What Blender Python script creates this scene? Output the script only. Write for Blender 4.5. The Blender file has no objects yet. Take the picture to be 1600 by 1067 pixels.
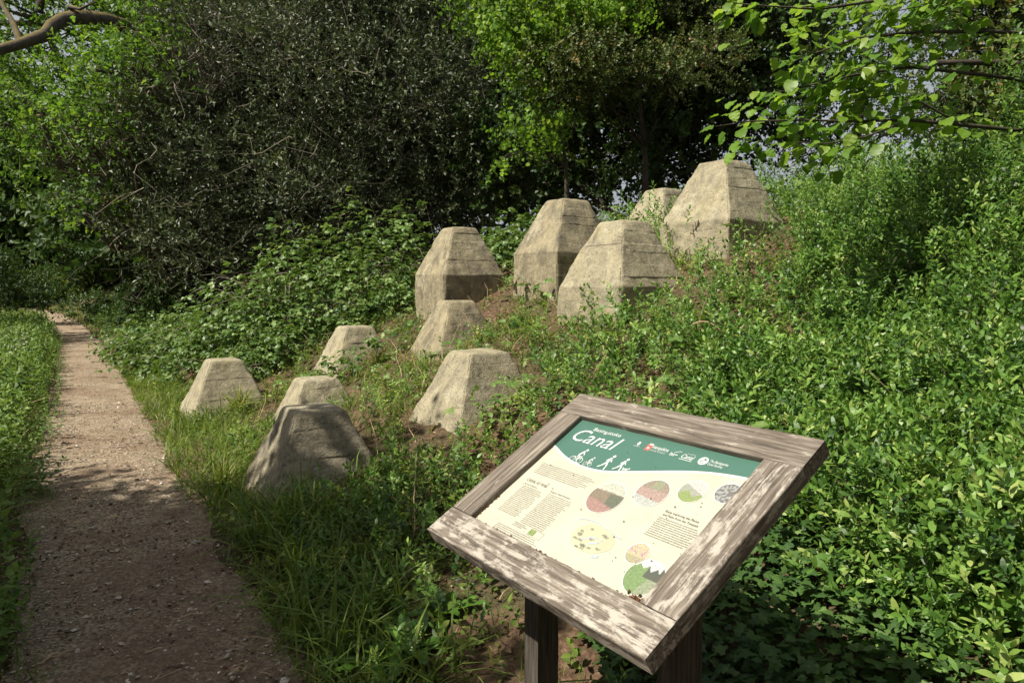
import bpy, bmesh, math, random
import numpy as np
from mathutils import Vector, Matrix, noise

random.seed(7)
rng = np.random.default_rng(7)
scene = bpy.context.scene
COL = scene.collection

# ------------------------------------------------------------------ camera, sky, sun, exposure
PITCH = 0.0767
cam_d = bpy.data.cameras.new('camera')
cam_d.sensor_width = 36.0
cam_d.lens = 36.0 * 1090.0 / 1600.0
cam_d.clip_start = 0.05
cam_d.clip_end = 3000.0
cam = bpy.data.objects.new('camera', cam_d)
cam.location = (0, 0, 1.6)
cam.rotation_euler = (math.pi / 2 - PITCH, 0, 0)
COL.objects.link(cam)
scene.camera = cam

SUN = Vector((-0.535, -0.305, 0.787)).normalized()
world = bpy.data.worlds.new('World')
scene.world = world
world.use_nodes = True
wn = world.node_tree
wn.nodes.clear()
sky = wn.nodes.new('ShaderNodeTexSky')
sky.sky_type = 'NISHITA'
sky.sun_disc = False
sky.sun_elevation = math.asin(SUN.z)
sky.sun_rotation = math.atan2(SUN.x, SUN.y)
sky.air_density = 1.0
sky.dust_density = 7.0
sky.ozone_density = 1.0
bg = wn.nodes.new('ShaderNodeBackground')
bg.inputs['Strength'].default_value = 0.052
wo = wn.nodes.new('ShaderNodeOutputWorld')
# thin high cloud spread evenly over the whole sky
tcw = wn.nodes.new('ShaderNodeTexCoord'); cn = wn.nodes.new('ShaderNodeTexNoise')
cn.inputs['Scale'].default_value = 3.0; cn.inputs['Detail'].default_value = 6.0
wn.links.new(tcw.outputs['Generated'], cn.inputs['Vector'])
cr = wn.nodes.new('ShaderNodeMapRange'); cr.inputs[1].default_value = .3; cr.inputs[2].default_value = .7; cr.inputs[3].default_value = .45; cr.inputs[4].default_value = .75
wn.links.new(cn.outputs[0], cr.inputs[0])
cm = wn.nodes.new('ShaderNodeMix'); cm.data_type = 'RGBA'; cm.inputs[7].default_value = (6.9, 7.2, 7.5, 1)
wn.links.new(cr.outputs[0], cm.inputs[0]); wn.links.new(sky.outputs[0], cm.inputs[6])
wn.links.new(cm.outputs[2], bg.inputs[0])
wn.links.new(bg.outputs[0], wo.inputs[0])

sun_d = bpy.data.lights.new('sun', 'SUN')
sun_d.energy = 5.0
sun_d.angle = math.radians(0.53)
sun_d.color = (1.0, 0.94, 0.81)
sun = bpy.data.objects.new('sun', sun_d)
sun.rotation_euler = SUN.to_track_quat('Z', 'Y').to_euler()
sun.location = SUN * 60
COL.objects.link(sun)

vs = scene.view_settings
vs.view_transform = 'Standard'
vs.look = 'None'
vs.exposure = 0.78
vs.gamma = 1.0
vs.use_curve_mapping = False
try:
    scene.cycles.max_bounces = 6
    scene.cycles.transparent_max_bounces = 8
    scene.cycles.use_denoising = True
except Exception:
    pass

# ------------------------------------------------------------------ site coordinates
PHI = 0.5738                    # v runs up the bank, w runs along the path
CP, SP = math.cos(PHI), math.sin(PHI)
UP = Vector((CP, SP, 0))
ALONG = Vector((-SP, CP, 0))

def vw(v, w):
    return v * CP - w * SP, v * SP + w * CP

def to_vw(x, y):
    return x * CP + y * SP, -x * SP + y * CP

_CW = np.array([-60, 7, 10, 19, 35, 52, 70, 120.0])
_CV = np.array([.25, .25, .30, .43, .2, -.65, -3.0, -16.0])

def centre(w):
    return np.interp(w, _CW, _CV)

_PV = np.array([-60, -16, -13, -12, -3.3, -2.9, -2.3, -1.2, -.35, .78, 1.1, 1.9, 2.45, 3.1, 3.55, 4.2, 5.1, 5.44, 6.34, 7, 8, 10, 14, 30, 120.0])
_PZ = np.array([1.5, .6, .1, -.75, -.75, -.25, .02, .06, .0, .0, .08, .34, .55, .82, .93, 1.22, 1.68, 1.88, 2.26, 2.46, 2.66, 2.82, 2.8, 2.2, 1.0])

def ter(v, w):
    v = np.asarray(v, float); w = np.asarray(w, float)
    q = v - centre(w) + .25
    z = np.interp(q, _PV, _PZ)
    # soften the corners of the profile
    z = .5 * z + .25 * np.interp(q - .18, _PV, _PZ) + .25 * np.interp(q + .18, _PV, _PZ)
    n = (np.sin(v * 2.1 + w * 1.3) * np.sin(w * 1.7 - v * .9 + 1) * .5 + np.sin(v * 5.3 - w * 3.1) * np.sin(w * 4.9 + v * 2.2) * .3
         + np.sin(v * 11.7 + w * 9.1) * np.sin(w * 13.3 - v * 8.7) * .16)
    off = np.clip((np.abs(q - .22) - .5) / .6, 0, 1)
    z = z - .21 * np.exp(-((v - 2.6) / 1.05) ** 2 - ((w - 8.1) / 1.5) ** 2) - .10 * np.exp(-((v - 3.55) / .4) ** 2 - ((w - 7.2) / .6) ** 2) * np.clip((q - 1.0) / .5, 0, 1)
    return np.where(np.abs(q - .22) < .45, 0, z) * np.clip((np.abs(q - .22) - .4) / .25, 0, 1) + n * .05 * off

def ground_xy(x, y):
    v, w = to_vw(np.asarray(x, float), np.asarray(y, float))
    return ter(v, w)

# ------------------------------------------------------------------ object helpers
def tag(o, label=None, cat=None, group=None, kind=None):
    if label: o['label'] = label
    if cat: o['category'] = cat
    if group: o['group'] = group
    if kind: o['kind'] = kind
    return o

def empty(name, loc=(0, 0, 0), rz=0.0):
    o = bpy.data.objects.new(name, None)
    o.empty_display_size = .1
    o.location = loc
    o.rotation_euler = (0, 0, rz)
    COL.objects.link(o)
    return o

def link(name, mesh, parent=None, mats=()):
    for m in mats:
        if m.name not in [q.name for q in mesh.materials if q]:
            mesh.materials.append(m)
    o = bpy.data.objects.new(name, mesh)
    COL.objects.link(o)
    if parent is not None:
        o.parent = parent
    return o

class Tpl:
    """a small triangle template: vertices, triangles, material per triangle, random offset per vertex"""
    def __init__(self, v, t, m=None, r=None):
        self.v = np.asarray(v, float).reshape(-1, 3)
        self.t = np.asarray(t, int).reshape(-1, 3)
        self.m = np.zeros(len(self.t), int) if m is None else np.broadcast_to(np.asarray(m, int), (len(self.t),)).copy()
        self.r = np.zeros(len(self.v)) if r is None else np.asarray(r, float)

def place(tpl, M, P=(0, 0, 0), dr=0.0, m=None):
    return Tpl(tpl.v @ np.asarray(M).T + np.asarray(P), tpl.t, tpl.m if m is None else m, tpl.r + dr)

def merge(parts):
    v, t, m, r, n = [], [], [], [], 0
    for p in parts:
        v.append(p.v); t.append(p.t + n); m.append(p.m); r.append(p.r); n += len(p.v)
    return Tpl(np.concatenate(v), np.concatenate(t), np.concatenate(m), np.concatenate(r))

class Geo:
    def __init__(self):
        self.V, self.T, self.M, self.R, self.n = [], [], [], [], 0
    def add(self, tpl):
        self.V.append(tpl.v); self.T.append(tpl.t + self.n); self.M.append(tpl.m); self.R.append(tpl.r); self.n += len(tpl.v)
    def inst(self, tpl, M, P, rnd):
        K = len(P)
        if K == 0: return
        nv = len(tpl.v)
        V = np.einsum('kij,nj->kni', M, tpl.v) + P[:, None, :]
        T = tpl.t[None] + (np.arange(K) * nv)[:, None, None] + self.n
        self.V.append(V.reshape(-1, 3)); self.T.append(T.reshape(-1, 3)); self.M.append(np.tile(tpl.m, K))
        self.R.append((rnd[:, None] + tpl.r[None]).ravel()); self.n += K * nv
    def build(self, name, mats, parent=None, smooth=False):
        me = bpy.data.meshes.new(name)
        V = np.concatenate(self.V).astype(np.float32); T = np.concatenate(self.T).astype(np.int32)
        nt = len(T)
        me.vertices.add(len(V)); me.vertices.foreach_set('co', V.ravel())
        me.loops.add(nt * 3); me.loops.foreach_set('vertex_index', T.ravel())
        me.polygons.add(nt)
        me.polygons.foreach_set('loop_start', np.arange(0, nt * 3, 3, dtype=np.int32))
        me.polygons.foreach_set('loop_total', np.full(nt, 3, dtype=np.int32))
        for m in mats: me.materials.append(m)
        me.polygons.foreach_set('material_index', np.concatenate(self.M).astype(np.int32))
        me.polygons.foreach_set('use_smooth', np.full(nt, smooth))
        a = me.attributes.new('rnd', 'FLOAT', 'POINT')
        a.data.foreach_set('value', np.clip(np.concatenate(self.R), 0, 1).astype(np.float32))
        me.update()
        o = bpy.data.objects.new(name, me)
        COL.objects.link(o)
        if parent is not None: o.parent = parent
        return o

def norm(a):
    a = np.asarray(a, float)
    return a / (np.linalg.norm(a, axis=-1, keepdims=True) + 1e-12)

def basis(d, spin, scale):
    """K matrices whose local z runs along d, spun about it"""
    d = norm(d)
    h = np.where(np.abs(d[:, 2:3]) > .9, np.array([[1.0, 0, 0]]), np.array([[0, 0, 1.0]]))
    x = norm(np.cross(h, d)); y = np.cross(d, x)
    c, s = np.cos(spin)[:, None], np.sin(spin)[:, None]
    X = x * c + y * s; Y = -x * s + y * c
    return np.stack([X, Y, d], 2) * np.asarray(scale).reshape(-1, 1, 1)

def leafbasis(d, n, scale):
    """one 3x3: local y along d (leaf axis), local z near n"""
    d = norm(d); x = norm(np.cross(d, n)); z = np.cross(x, d)
    return np.stack([x, d, z], 1) * scale

def tube_tpl(pts, radii, sides=5, mat=0, r=.5, cap=True):
    pts = np.asarray(pts, float); n = len(pts)
    radii = np.broadcast_to(np.asarray(radii, float), (n,))
    tan = norm(np.gradient(pts, axis=0))
    ref = np.array([0.31, 0.17, 0.93])
    V = []
    for i in range(n):
        x = norm(np.cross(tan[i], ref if abs(tan[i] @ ref) < .95 else np.array([1.0, 0, 0]))); y = np.cross(tan[i], x)
        a = np.arange(sides) * 2 * np.pi / sides
        V.append(pts[i] + radii[i] * (np.cos(a)[:, None] * x + np.sin(a)[:, None] * y))
    V = np.concatenate(V); T = []
    for i in range(n - 1):
        for k in range(sides):
            a, b = i * sides + k, i * sides + (k + 1) % sides
            T += [(a, b, b + sides), (a, b + sides, a + sides)]
    if cap:
        V = np.concatenate([V, pts[-1:]]); e = len(V) - 1
        for k in range(sides): T.append(((n - 1) * sides + k, (n - 1) * sides + (k + 1) % sides, e))
    return Tpl(V, T, mat, np.full(len(V), r))

def wiggle(a, b, n=6, sag=0.0, jit=.05, up=(0, 0, 1)):
    a, b = np.asarray(a, float), np.asarray(b, float)
    t = np.linspace(0, 1, n)[:, None]
    L = np.linalg.norm(b - a)
    p = a + (b - a) * t + np.asarray(up) * (sag * 4 * t * (1 - t))
    j = rng.normal(0, jit * L, (n, 3)); j[0] = 0; j[-1] = 0
    return p + j

# ------------------------------------------------------------------ leaf, blade and sprig templates
def leaf4(L=1.0, W=.4, fold=.25, droop=.12, peak=.45):
    return Tpl([(0, 0, 0), (-W / 2, peak * L, fold * W), (W / 2, peak * L, fold * W), (0, peak * L * 1.05, 0), (0, L, -droop * L)],
               [(0, 2, 3), (0, 3, 1), (3, 2, 4), (3, 4, 1)])

def leaf_el(L=1.0, W=.42, droop=.12, lift=.1):
    return Tpl([(0, 0, 0), (-W * .42, .28 * L, lift * W), (W * .42, .28 * L, lift * W * .4), (-W * .46, .62 * L, lift * W), (W * .46, .62 * L, lift * W * .4), (0, L, -droop * L)],
               [(0, 2, 1), (1, 2, 4), (1, 4, 3), (3, 4, 5)])

def leaf6(L=1.0, W=.42, droop=.12, lift=.12):
    V = [(0, 0, 0)]
    for y, h, s_ in ((.2, .62, 1), (.48, 1.0, 1), (.76, .74, 1)):
        V += [(-h * W / 2, y * L, lift * W * h - droop * y * y * L), (h * W / 2, y * L, lift * W * h * .3 - droop * y * y * L)]
    V.append((0, L, -droop * L))
    return Tpl(V, [(0, 2, 1), (1, 2, 4), (1, 4, 3), (3, 4, 6), (3, 6, 5), (5, 6, 7)])

def leaf8(L=1.0, W=.6, droop=.2, fold=.15):
    st = [(.0, .02), (.14, .62), (.36, 1.0), (.62, .86), (.84, .42)]
    V, T = [], []
    for y, h in st: V += [(-h * W / 2, y * L, fold * h * W / 2 - droop * y * y * L), (0, y * L, -droop * y * y * L), (h * W / 2, y * L, fold * h * W / 2 - droop * y * y * L)]
    V.append((0, L, -droop * L))
    for i in range(4):
        a = 3 * i
        T += [(a, a + 1, a + 4), (a, a + 4, a + 3), (a + 1, a + 2, a + 5), (a + 1, a + 5, a + 4)]
    T += [(12, 13, 15), (13, 14, 15)]
    return Tpl(V, T)

def leaf2(L=1.0, W=.5, fold=.2, peak=.45):
    return Tpl([(0, 0, 0), (-W / 2, peak * L, fold * W), (W / 2, peak * L, fold * W), (0, L, 0)], [(0, 2, 3), (0, 3, 1)])

def leaf_outline(outline, rib=6, fold=.12, droop=.15, wave=.03):
    """leaf from a half outline [(y, halfwidth)] with a folded midrib"""
    o = np.array(outline); V = []
    for i, (y, h) in enumerate(o):
        z = -droop * y * y
        V.append((0, y, z))
        V.append((-h, y - .06 * (i % 2), z + fold * h + wave * (-1) ** i)); V.append((h, y - .06 * (i % 2), z + fold * h - wave * (-1) ** i))
    T = []
    for i in range(len(o) - 1):
        a, b = 3 * i, 3 * i + 3
        T += [(a, a + 2, b + 2), (a, b + 2, b), (a, b, b + 1), (a, b + 1, a + 1)]
    return Tpl(V, T)

HAZEL = leaf_outline([(0, .02), (.06, .30), (.2, .41), (.36, .45), (.52, .42), (.68, .34), (.82, .22), (.91, .10), (1.0, .0)], droop=.22)
DOCK = leaf_outline([(0, .01), (.1, .02), (.2, .13), (.38, .17), (.55, .16), (.72, .12), (.88, .06), (1.0, .0)], fold=.35, droop=.35, wave=.02)
_iv = [(0, 0), (.34, -.12), (.55, .12), (.34, .34), (.40, .66), (.16, .66), (0, 1.0), (-.16, .66), (-.40, .66), (-.34, .34), (-.55, .12), (-.34, -.12)]
IVY = Tpl([(0, .3, .04)] + [(x, y, -.05 * abs(x)) for x, y in _iv], [(0, i + 1, (i + 1) % 12 + 1) for i in range(12)])
OAK = Tpl([(0, 0, 0), (.17, .3, .05), (.07, .42, .0), (.30, .66, .06), (.12, .8, 0), (0, 1.0, -.06), (-.12, .8, 0), (-.30, .66, .06), (-.07, .42, 0), (-.17, .3, .05)],
          [(0, 1, 9), (9, 1, 2), (9, 2, 8), (8, 2, 3), (8, 3, 7), (7, 3, 5)])

def sprig(n_pair, length, leaf, ll, spread=(75, 40), bend=.15, decussate=True, single=False, stem_r=.0015, rr=.18, tips=2):
    parts = []
    ph = rng.uniform(0, 6.28)
    bx, by = rng.normal(0, bend, 2)
    pt = lambda t: np.array([bx * t * t, by * t * t, t]) * length
    stem = np.array([pt(t) for t in np.linspace(0, 1, 4)])
    e = stem[-1]; w_ = stem_r
    parts.append(Tpl([(-w_, 0, 0), (w_, 0, 0), e, (0, -w_, 0), (0, w_, 0)], [(0, 1, 2), (3, 4, 2)], 1, np.full(5, .5)))
    for i in range(n_pair):
        t = .12 + .88 * (i + .5) / n_pair
        a = ph + (i * (1.57 if decussate else 2.4)) + rng.normal(0, .2)
        ang = math.radians(spread[0] + (spread[1] - spread[0]) * t) + rng.normal(0, .15)
        s = ll * (1 - .35 * abs(t - .55) * 1.6) * rng.uniform(.8, 1.15)
        for k in range(1 if single else 2):
            q = a + k * math.pi
            d = np.array([math.cos(q) * math.sin(ang), math.sin(q) * math.sin(ang), math.cos(ang)])
            nn = np.array([-math.cos(q) * math.cos(ang), -math.sin(q) * math.cos(ang), math.sin(ang)]) + rng.normal(0, .25, 3)
            parts.append(place(leaf, leafbasis(d, nn, s), pt(t), rng.normal(0, rr), 0))
    for k in range(tips):
        d = np.array([rng.normal(0, .4), rng.normal(0, .4), 1.0])
        parts.append(place(leaf, leafbasis(d, rng.normal(0, 1, 3), ll * .6), pt(1), rng.normal(.15, rr), 0))
    return merge(parts)

PRIVET = [sprig(rng.integers(5, 8), .21, leaf_el(1, .38), .052) for _ in range(7)]
PRIVET_NEAR = [sprig(rng.integers(5, 8), .21, leaf6(1, .37), .049) for _ in range(8)]
PRIVET_FAR = [sprig(5, .2, leaf2(1, .45), .06, stem_r=.001) for _ in range(5)]
WEED = [sprig(4, .15, leaf_el(1, .6, .2), .048, spread=(85, 60), tips=1) for _ in range(5)]
WEED_NEAR = [sprig(rng.integers(3, 5), .13, leaf8(1, rng.uniform(.4, .65)), .045, spread=(85, 60), tips=1) for _ in range(6)]
NETTLE = [sprig(6, .42, leaf2(1, .55, .2, .33), .085, spread=(88, 60), stem_r=.002) for _ in range(5)]
HOLLY = [sprig(7, .26, leaf2(1, .5, .35), .07, spread=(80, 40), decussate=False, single=True, stem_r=.002, rr=.2, tips=1) for _ in range(6)]
THORN = [sprig(5, .28, leaf2(1, .8, .2, .55), .055, spread=(80, 50), decussate=False, stem_r=.0015, tips=0) for _ in range(5)]
HAZT = [sprig(6, .34, leaf_el(1, .85, .2), .09, spread=(85, 60), decussate=False, single=True, stem_r=.002, tips=1) for _ in range(5)]
OAKT = [sprig(6, .26, OAK, .105, spread=(85, 40), decussate=False, single=True, stem_r=.002, tips=1) for _ in range(4)]
FART = [sprig(5, .7, leaf2(1, .75, .2, .5), .24, spread=(85, 50), decussate=False, stem_r=.003, tips=0) for _ in range(5)]

def bramble_leaf():
    L = leaf_outline([(0, .05), (.3, .34), (.65, .26), (1, 0)], fold=.2, droop=.2)
    parts = []
    for q, s in ((0, 1.0), (1.35, .82), (-1.35, .82)):
        d = np.array([math.sin(q), math.cos(q), rng.normal(-.1, .1)])
        parts.append(place(L, leafbasis(d, np.array([0, 0, 1.0]) + rng.normal(0, .2, 3), s), (math.sin(q) * .05, .25 + math.cos(q) * .1, 0), rng.normal(0, .1)))
    parts.append(tube_tpl([(0, 0, 0), (0, .3, .03)], .012, 3, 1, .5, cap=False))
    return merge(parts)
BRAMBLE = [bramble_leaf() for _ in range(4)]

def blade(L=1.0, w=.03, lean=.5, curl=.5, n=4):
    V, T = [], []
    for i in range(n + 1):
        t = i / n
        y = lean * t + curl * t * t * .6; z = t * (1 - .55 * curl * t * t)
        ww = w * (1 - t ** 1.6) if i < n else 0
        V += [(-ww, y, z)] if i == n else [(-ww, y, z + ww * .4), (ww, y, z + ww * .4)]
    for i in range(n - 1):
        a = 2 * i
        T += [(a, a + 1, a + 3), (a, a + 3, a + 2)]
    T.append((2 * n - 2, 2 * n - 1, 2 * n))
    return Tpl(np.array(V) * L, T)
BLADES = [blade(1, .018, .15, .2, 3), blade(1, .022, .35, .6, 4), blade(1, .016, .5, 1.0, 4), blade(1, .026, .25, .8, 4), blade(1, .017, .6, 1.3, 4)]

# ------------------------------------------------------------------ materials
def mat(name):
    m = bpy.data.materials.new(name); m.use_nodes = True
    nt = m.node_tree; nt.nodes.clear()
    out = nt.nodes.new('ShaderNodeOutputMaterial')
    return m, nt, out

def nd(nt, typ, **kw):
    n = nt.nodes.new(typ)
    for k, v in kw.items():
        if k.startswith('i_'): n.inputs[k[2:].replace('_', ' ')].default_value = v
        else: setattr(n, k, v)
    return n

def ramp(nt, src, stops, interp='LINEAR'):
    r = nt.nodes.new('ShaderNodeValToRGB'); r.color_ramp.interpolation = interp
    e = r.color_ramp.elements
    while len(e) < len(stops): e.new(.5)
    for k, (p, c) in zip(e, stops):
        k.position = p; k.color = tuple(c) + (1,) if len(c) == 3 else c
    nt.links.new(src, r.inputs[0])
    return r.outputs[0]

def mixc(nt, f, a, b, mode='MIX'):
    n = nt.nodes.new('ShaderNodeMix'); n.data_type = 'RGBA'; n.blend_type = mode
    for s, v in ((n.inputs[0], f), (n.inputs[6], a), (n.inputs[7], b)):
        if hasattr(v, 'is_linked'): nt.links.new(v, s)
        else: s.default_value = v if not isinstance(v, tuple) or len(v) == 4 else v + (1,)
    return n.outputs[2]

def noise_n(nt, scale, detail=4, rough=.55, vec=None, dist=0.0):
    n = nt.nodes.new('ShaderNodeTexNoise')
    n.inputs['Scale'].default_value = scale; n.inputs['Detail'].default_value = detail
    n.inputs['Roughness'].default_value = rough; n.inputs['Distortion'].default_value = dist
    if vec is not None: nt.links.new(vec, n.inputs['Vector'])
    return n

def objco(nt, scale=(1, 1, 1), kind='Object'):
    t = nt.nodes.new('ShaderNodeTexCoord'); m = nt.nodes.new('ShaderNodeMapping')
    m.inputs['Scale'].default_value = scale
    nt.links.new(t.outputs[kind], m.inputs['Vector'])
    return m.outputs[0]

def bump(nt, h, strength=.5, dist=.01, nrm=None):
    b = nt.nodes.new('ShaderNodeBump'); b.inputs['Strength'].default_value = strength; b.inputs['Distance'].default_value = dist
    nt.links.new(h, b.inputs['Height'])
    if nrm is not None: nt.links.new(nrm, b.inputs['Normal'])
    return b.outputs[0]

def leafmat(name, stops, trans=.35, rough=.42, spec=.4, tint=(1.06, 1.08, .5)):
    m, nt, out = mat(name)
    at = nd(nt, 'ShaderNodeAttribute', attribute_name='rnd')
    c = ramp(nt, at.outputs['Fac'], stops)
    n = noise_n(nt, 1.3, 3, .6, objco(nt))
    hs = nd(nt, 'ShaderNodeHueSaturation')
    nt.links.new(c, hs.inputs['Color'])
    mr = nd(nt, 'ShaderNodeMapRange'); mr.inputs[1].default_value = .3; mr.inputs[2].default_value = .7; mr.inputs[3].default_value = .75; mr.inputs[4].default_value = 1.25
    nt.links.new(n.outputs[0], mr.inputs[0]); nt.links.new(mr.outputs[0], hs.inputs['Value'])
    p = nd(nt, 'ShaderNodeBsdfPrincipled'); p.inputs['Roughness'].default_value = rough; p.inputs['Specular IOR Level'].default_value = spec
    nt.links.new(hs.outputs[0], p.inputs['Base Color'])
    t = nd(nt, 'ShaderNodeBsdfTranslucent')
    tc = mixc(nt, 1.0, hs.outputs[0], tuple(tint) + (1,), 'MULTIPLY')
    g = nd(nt, 'ShaderNodeGamma'); g.inputs[1].default_value = .85
    nt.links.new(tc, g.inputs[0]); nt.links.new(g.outputs[0], t.inputs['Color'])
    mx = nd(nt, 'ShaderNodeMixShader'); mx.inputs[0].default_value = trans
    nt.links.new(p.outputs[0], mx.inputs[1]); nt.links.new(t.outputs[0], mx.inputs[2]); nt.links.new(mx.outputs[0], out.inputs[0])
    return m

def plain(name, col, rough=.8, spec=.2, var=.25, scale=8, bumps=0, bscale=40):
    m, nt, out = mat(name)
    v = objco(nt)
    n = noise_n(nt, scale, 5, .6, v)
    a = tuple(c * (1 - var) for c in col); b = tuple(min(1, c * (1 + var)) for c in col)
    c = ramp(nt, n.outputs[0], [(.3, a), (.7, b)])
    p = nd(nt, 'ShaderNodeBsdfPrincipled'); p.inputs['Roughness'].default_value = rough; p.inputs['Specular IOR Level'].default_value = spec
    nt.links.new(c, p.inputs['Base Color'])
    if bumps:
        n2 = noise_n(nt, bscale, 4, .6, v); nt.links.new(bump(nt, n2.outputs[0], bumps, .01), p.inputs['Normal'])
    nt.links.new(p.outputs[0], out.inputs[0])
    return m

M = {}
M['privet'] = leafmat('privet_leaf', [(0, (.026, .07, .012)), (.45, (.10, .205, .032)), (.8, (.20, .325, .062)), (1, (.34, .41, .12))], .34, .44, .42, (1.0, 1.1, .55))
M['weed'] = leafmat('weed_leaf', [(0, (.045, .095, .015)), (.5, (.12, .185, .03)), (1, (.24, .29, .06))], .36, .55, .3)
M['grass'] = leafmat('grass_blade', [(0, (.05, .10, .018)), (.5, (.13, .20, .033)), (.82, (.22, .28, .055)), (.96, (.36, .33, .13)), (1, (.46, .38, .2))], .42, .5, .3)
M['nettle'] = leafmat('nettle_leaf', [(0, (.05, .11, .02)), (.5, (.11, .19, .035)), (1, (.20, .28, .08))], .35, .55, .3)
M['holly'] = leafmat('holly_leaf', [(0, (.02, .034, .014)), (.5, (.048, .068, .028)), (1, (.12, .15, .062))], .16, .52, .45)
M['oak'] = leafmat('oak_leaf', [(0, (.04, .095, .01)), (.5, (.10, .205, .022)), (1, (.20, .31, .034))], .48, .5, .3)
M['hazel'] = leafmat('hazel_leaf', [(0, (.08, .18, .015)), (.5, (.14, .26, .025)), (1, (.22, .33, .035))], .5, .5, .3)
M['thorn'] = leafmat('hawthorn_leaf', [(0, (.03, .06, .012)), (.5, (.07, .105, .022)), (.85, (.12, .145, .035)), (1, (.24, .16, .06))], .3, .5, .35)
M['dark'] = leafmat('shaded_tree_leaf', [(0, (.018, .045, .01)), (.5, (.035, .075, .015)), (1, (.065, .11, .022))], .28, .5, .3)  # deep green with the shade of the wood put into the leaf colour
M['bramble'] = leafmat('bramble_leaf', [(0, (.04, .09, .016)), (.5, (.10, .175, .035)), (1, (.19, .26, .075))], .3, .45, .4)
M['ivy'] = leafmat('ivy_leaf', [(0, (.025, .06, .014)), (.6, (.05, .10, .022)), (1, (.10, .16, .04))], .2, .58, .3)
M['dock'] = leafmat('dock_leaf', [(0, (.07, .15, .02)), (1, (.12, .21, .035))], .3, .35, .5)
M['blossom'] = leafmat('blossom', [(0, (.5, .5, .42)), (1, (.75, .75, .66))], .3, .6, .2, (1, 1, .95))
M['deadleaf'] = leafmat('dead_leaf', [(0, (.06, .03, .018)), (.5, (.15, .085, .05)), (.85, (.27, .18, .11)), (1, (.42, .33, .22))], .1, .7, .2, (1, .9, .7))
M['stem'] = plain('green_stem', (.09, .11, .035), .6)
M['twig'] = plain('grey_twig', (.21, .18, .14), .85, var=.35)
M['dry'] = plain('dry_stem', (.42, .30, .19), .75, var=.3)
M['bark'] = plain('bark', (.05, .042, .032), .9, var=.5, scale=6, bumps=.8, bscale=25)
M['litter'] = plain('mossy_debris', (.10, .045, .02), .9, var=.6, scale=60)

def bark_moss():
    m, nt, out = mat('mossy_bark')
    v = objco(nt, (1, 1, 1))
    n = noise_n(nt, 9, 6, .65, v); c = ramp(nt, n.outputs[0], [(.3, (.03, .024, .018)), (.7, (.12, .10, .08))])
    g = nd(nt, 'ShaderNodeNewGeometry'); sx = nd(nt, 'ShaderNodeSeparateXYZ'); nt.links.new(g.outputs['Normal'], sx.inputs[0])
    n2 = noise_n(nt, 4, 5, .6, v)
    ad = nd(nt, 'ShaderNodeMath', operation='ADD'); nt.links.new(sx.outputs[2], ad.inputs[0]); nt.links.new(n2.outputs[0], ad.inputs[1])
    f = ramp(nt, ad.outputs[0], [(.85, (0, 0, 0)), (1.0, (1, 1, 1))])
    moss = ramp(nt, n.outputs[0], [(.3, (.055, .045, .012)), (.7, (.14, .10, .025))])
    p = nd(nt, 'ShaderNodeBsdfPrincipled'); p.inputs['Roughness'].default_value = .95
    nt.links.new(mixc(nt, f, c, moss), p.inputs['Base Color'])
    nt.links.new(bump(nt, n.outputs[0], .8, .02), p.inputs['Normal']); nt.links.new(p.outputs[0], out.inputs[0])
    return m
M['mossbark'] = bark_moss()

def soil_mat():
    m, nt, out = mat('leaf_litter_soil')
    v = objco(nt)
    a = noise_n(nt, 1.6, 6, .6, v); b = noise_n(nt, 26, 5, .7, v)
    c1 = ramp(nt, b.outputs[0], [(.3, (.035, .02, .012)), (.5, (.10, .06, .038)), (.68, (.20, .13, .085)), (.8, (.30, .22, .15))])
    c2 = ramp(nt, b.outputs[0], [(.3, (.03, .026, .014)), (.7, (.12, .095, .05))])
    f = ramp(nt, a.outputs[0], [(.42, (0, 0, 0)), (.6, (1, 1, 1))])
    p = nd(nt, 'ShaderNodeBsdfPrincipled'); p.inputs['Roughness'].default_value = .95; p.inputs['Specular IOR Level'].default_value = .15
    nt.links.new(mixc(nt, f, c1, c2), p.inputs['Base Color'])
    n1 = bump(nt, b.outputs[0], .9, .03); nt.links.new(n1, p.inputs['Normal']); nt.links.new(p.outputs[0], out.inputs[0])
    return m
M['soil'] = soil_mat()

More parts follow.
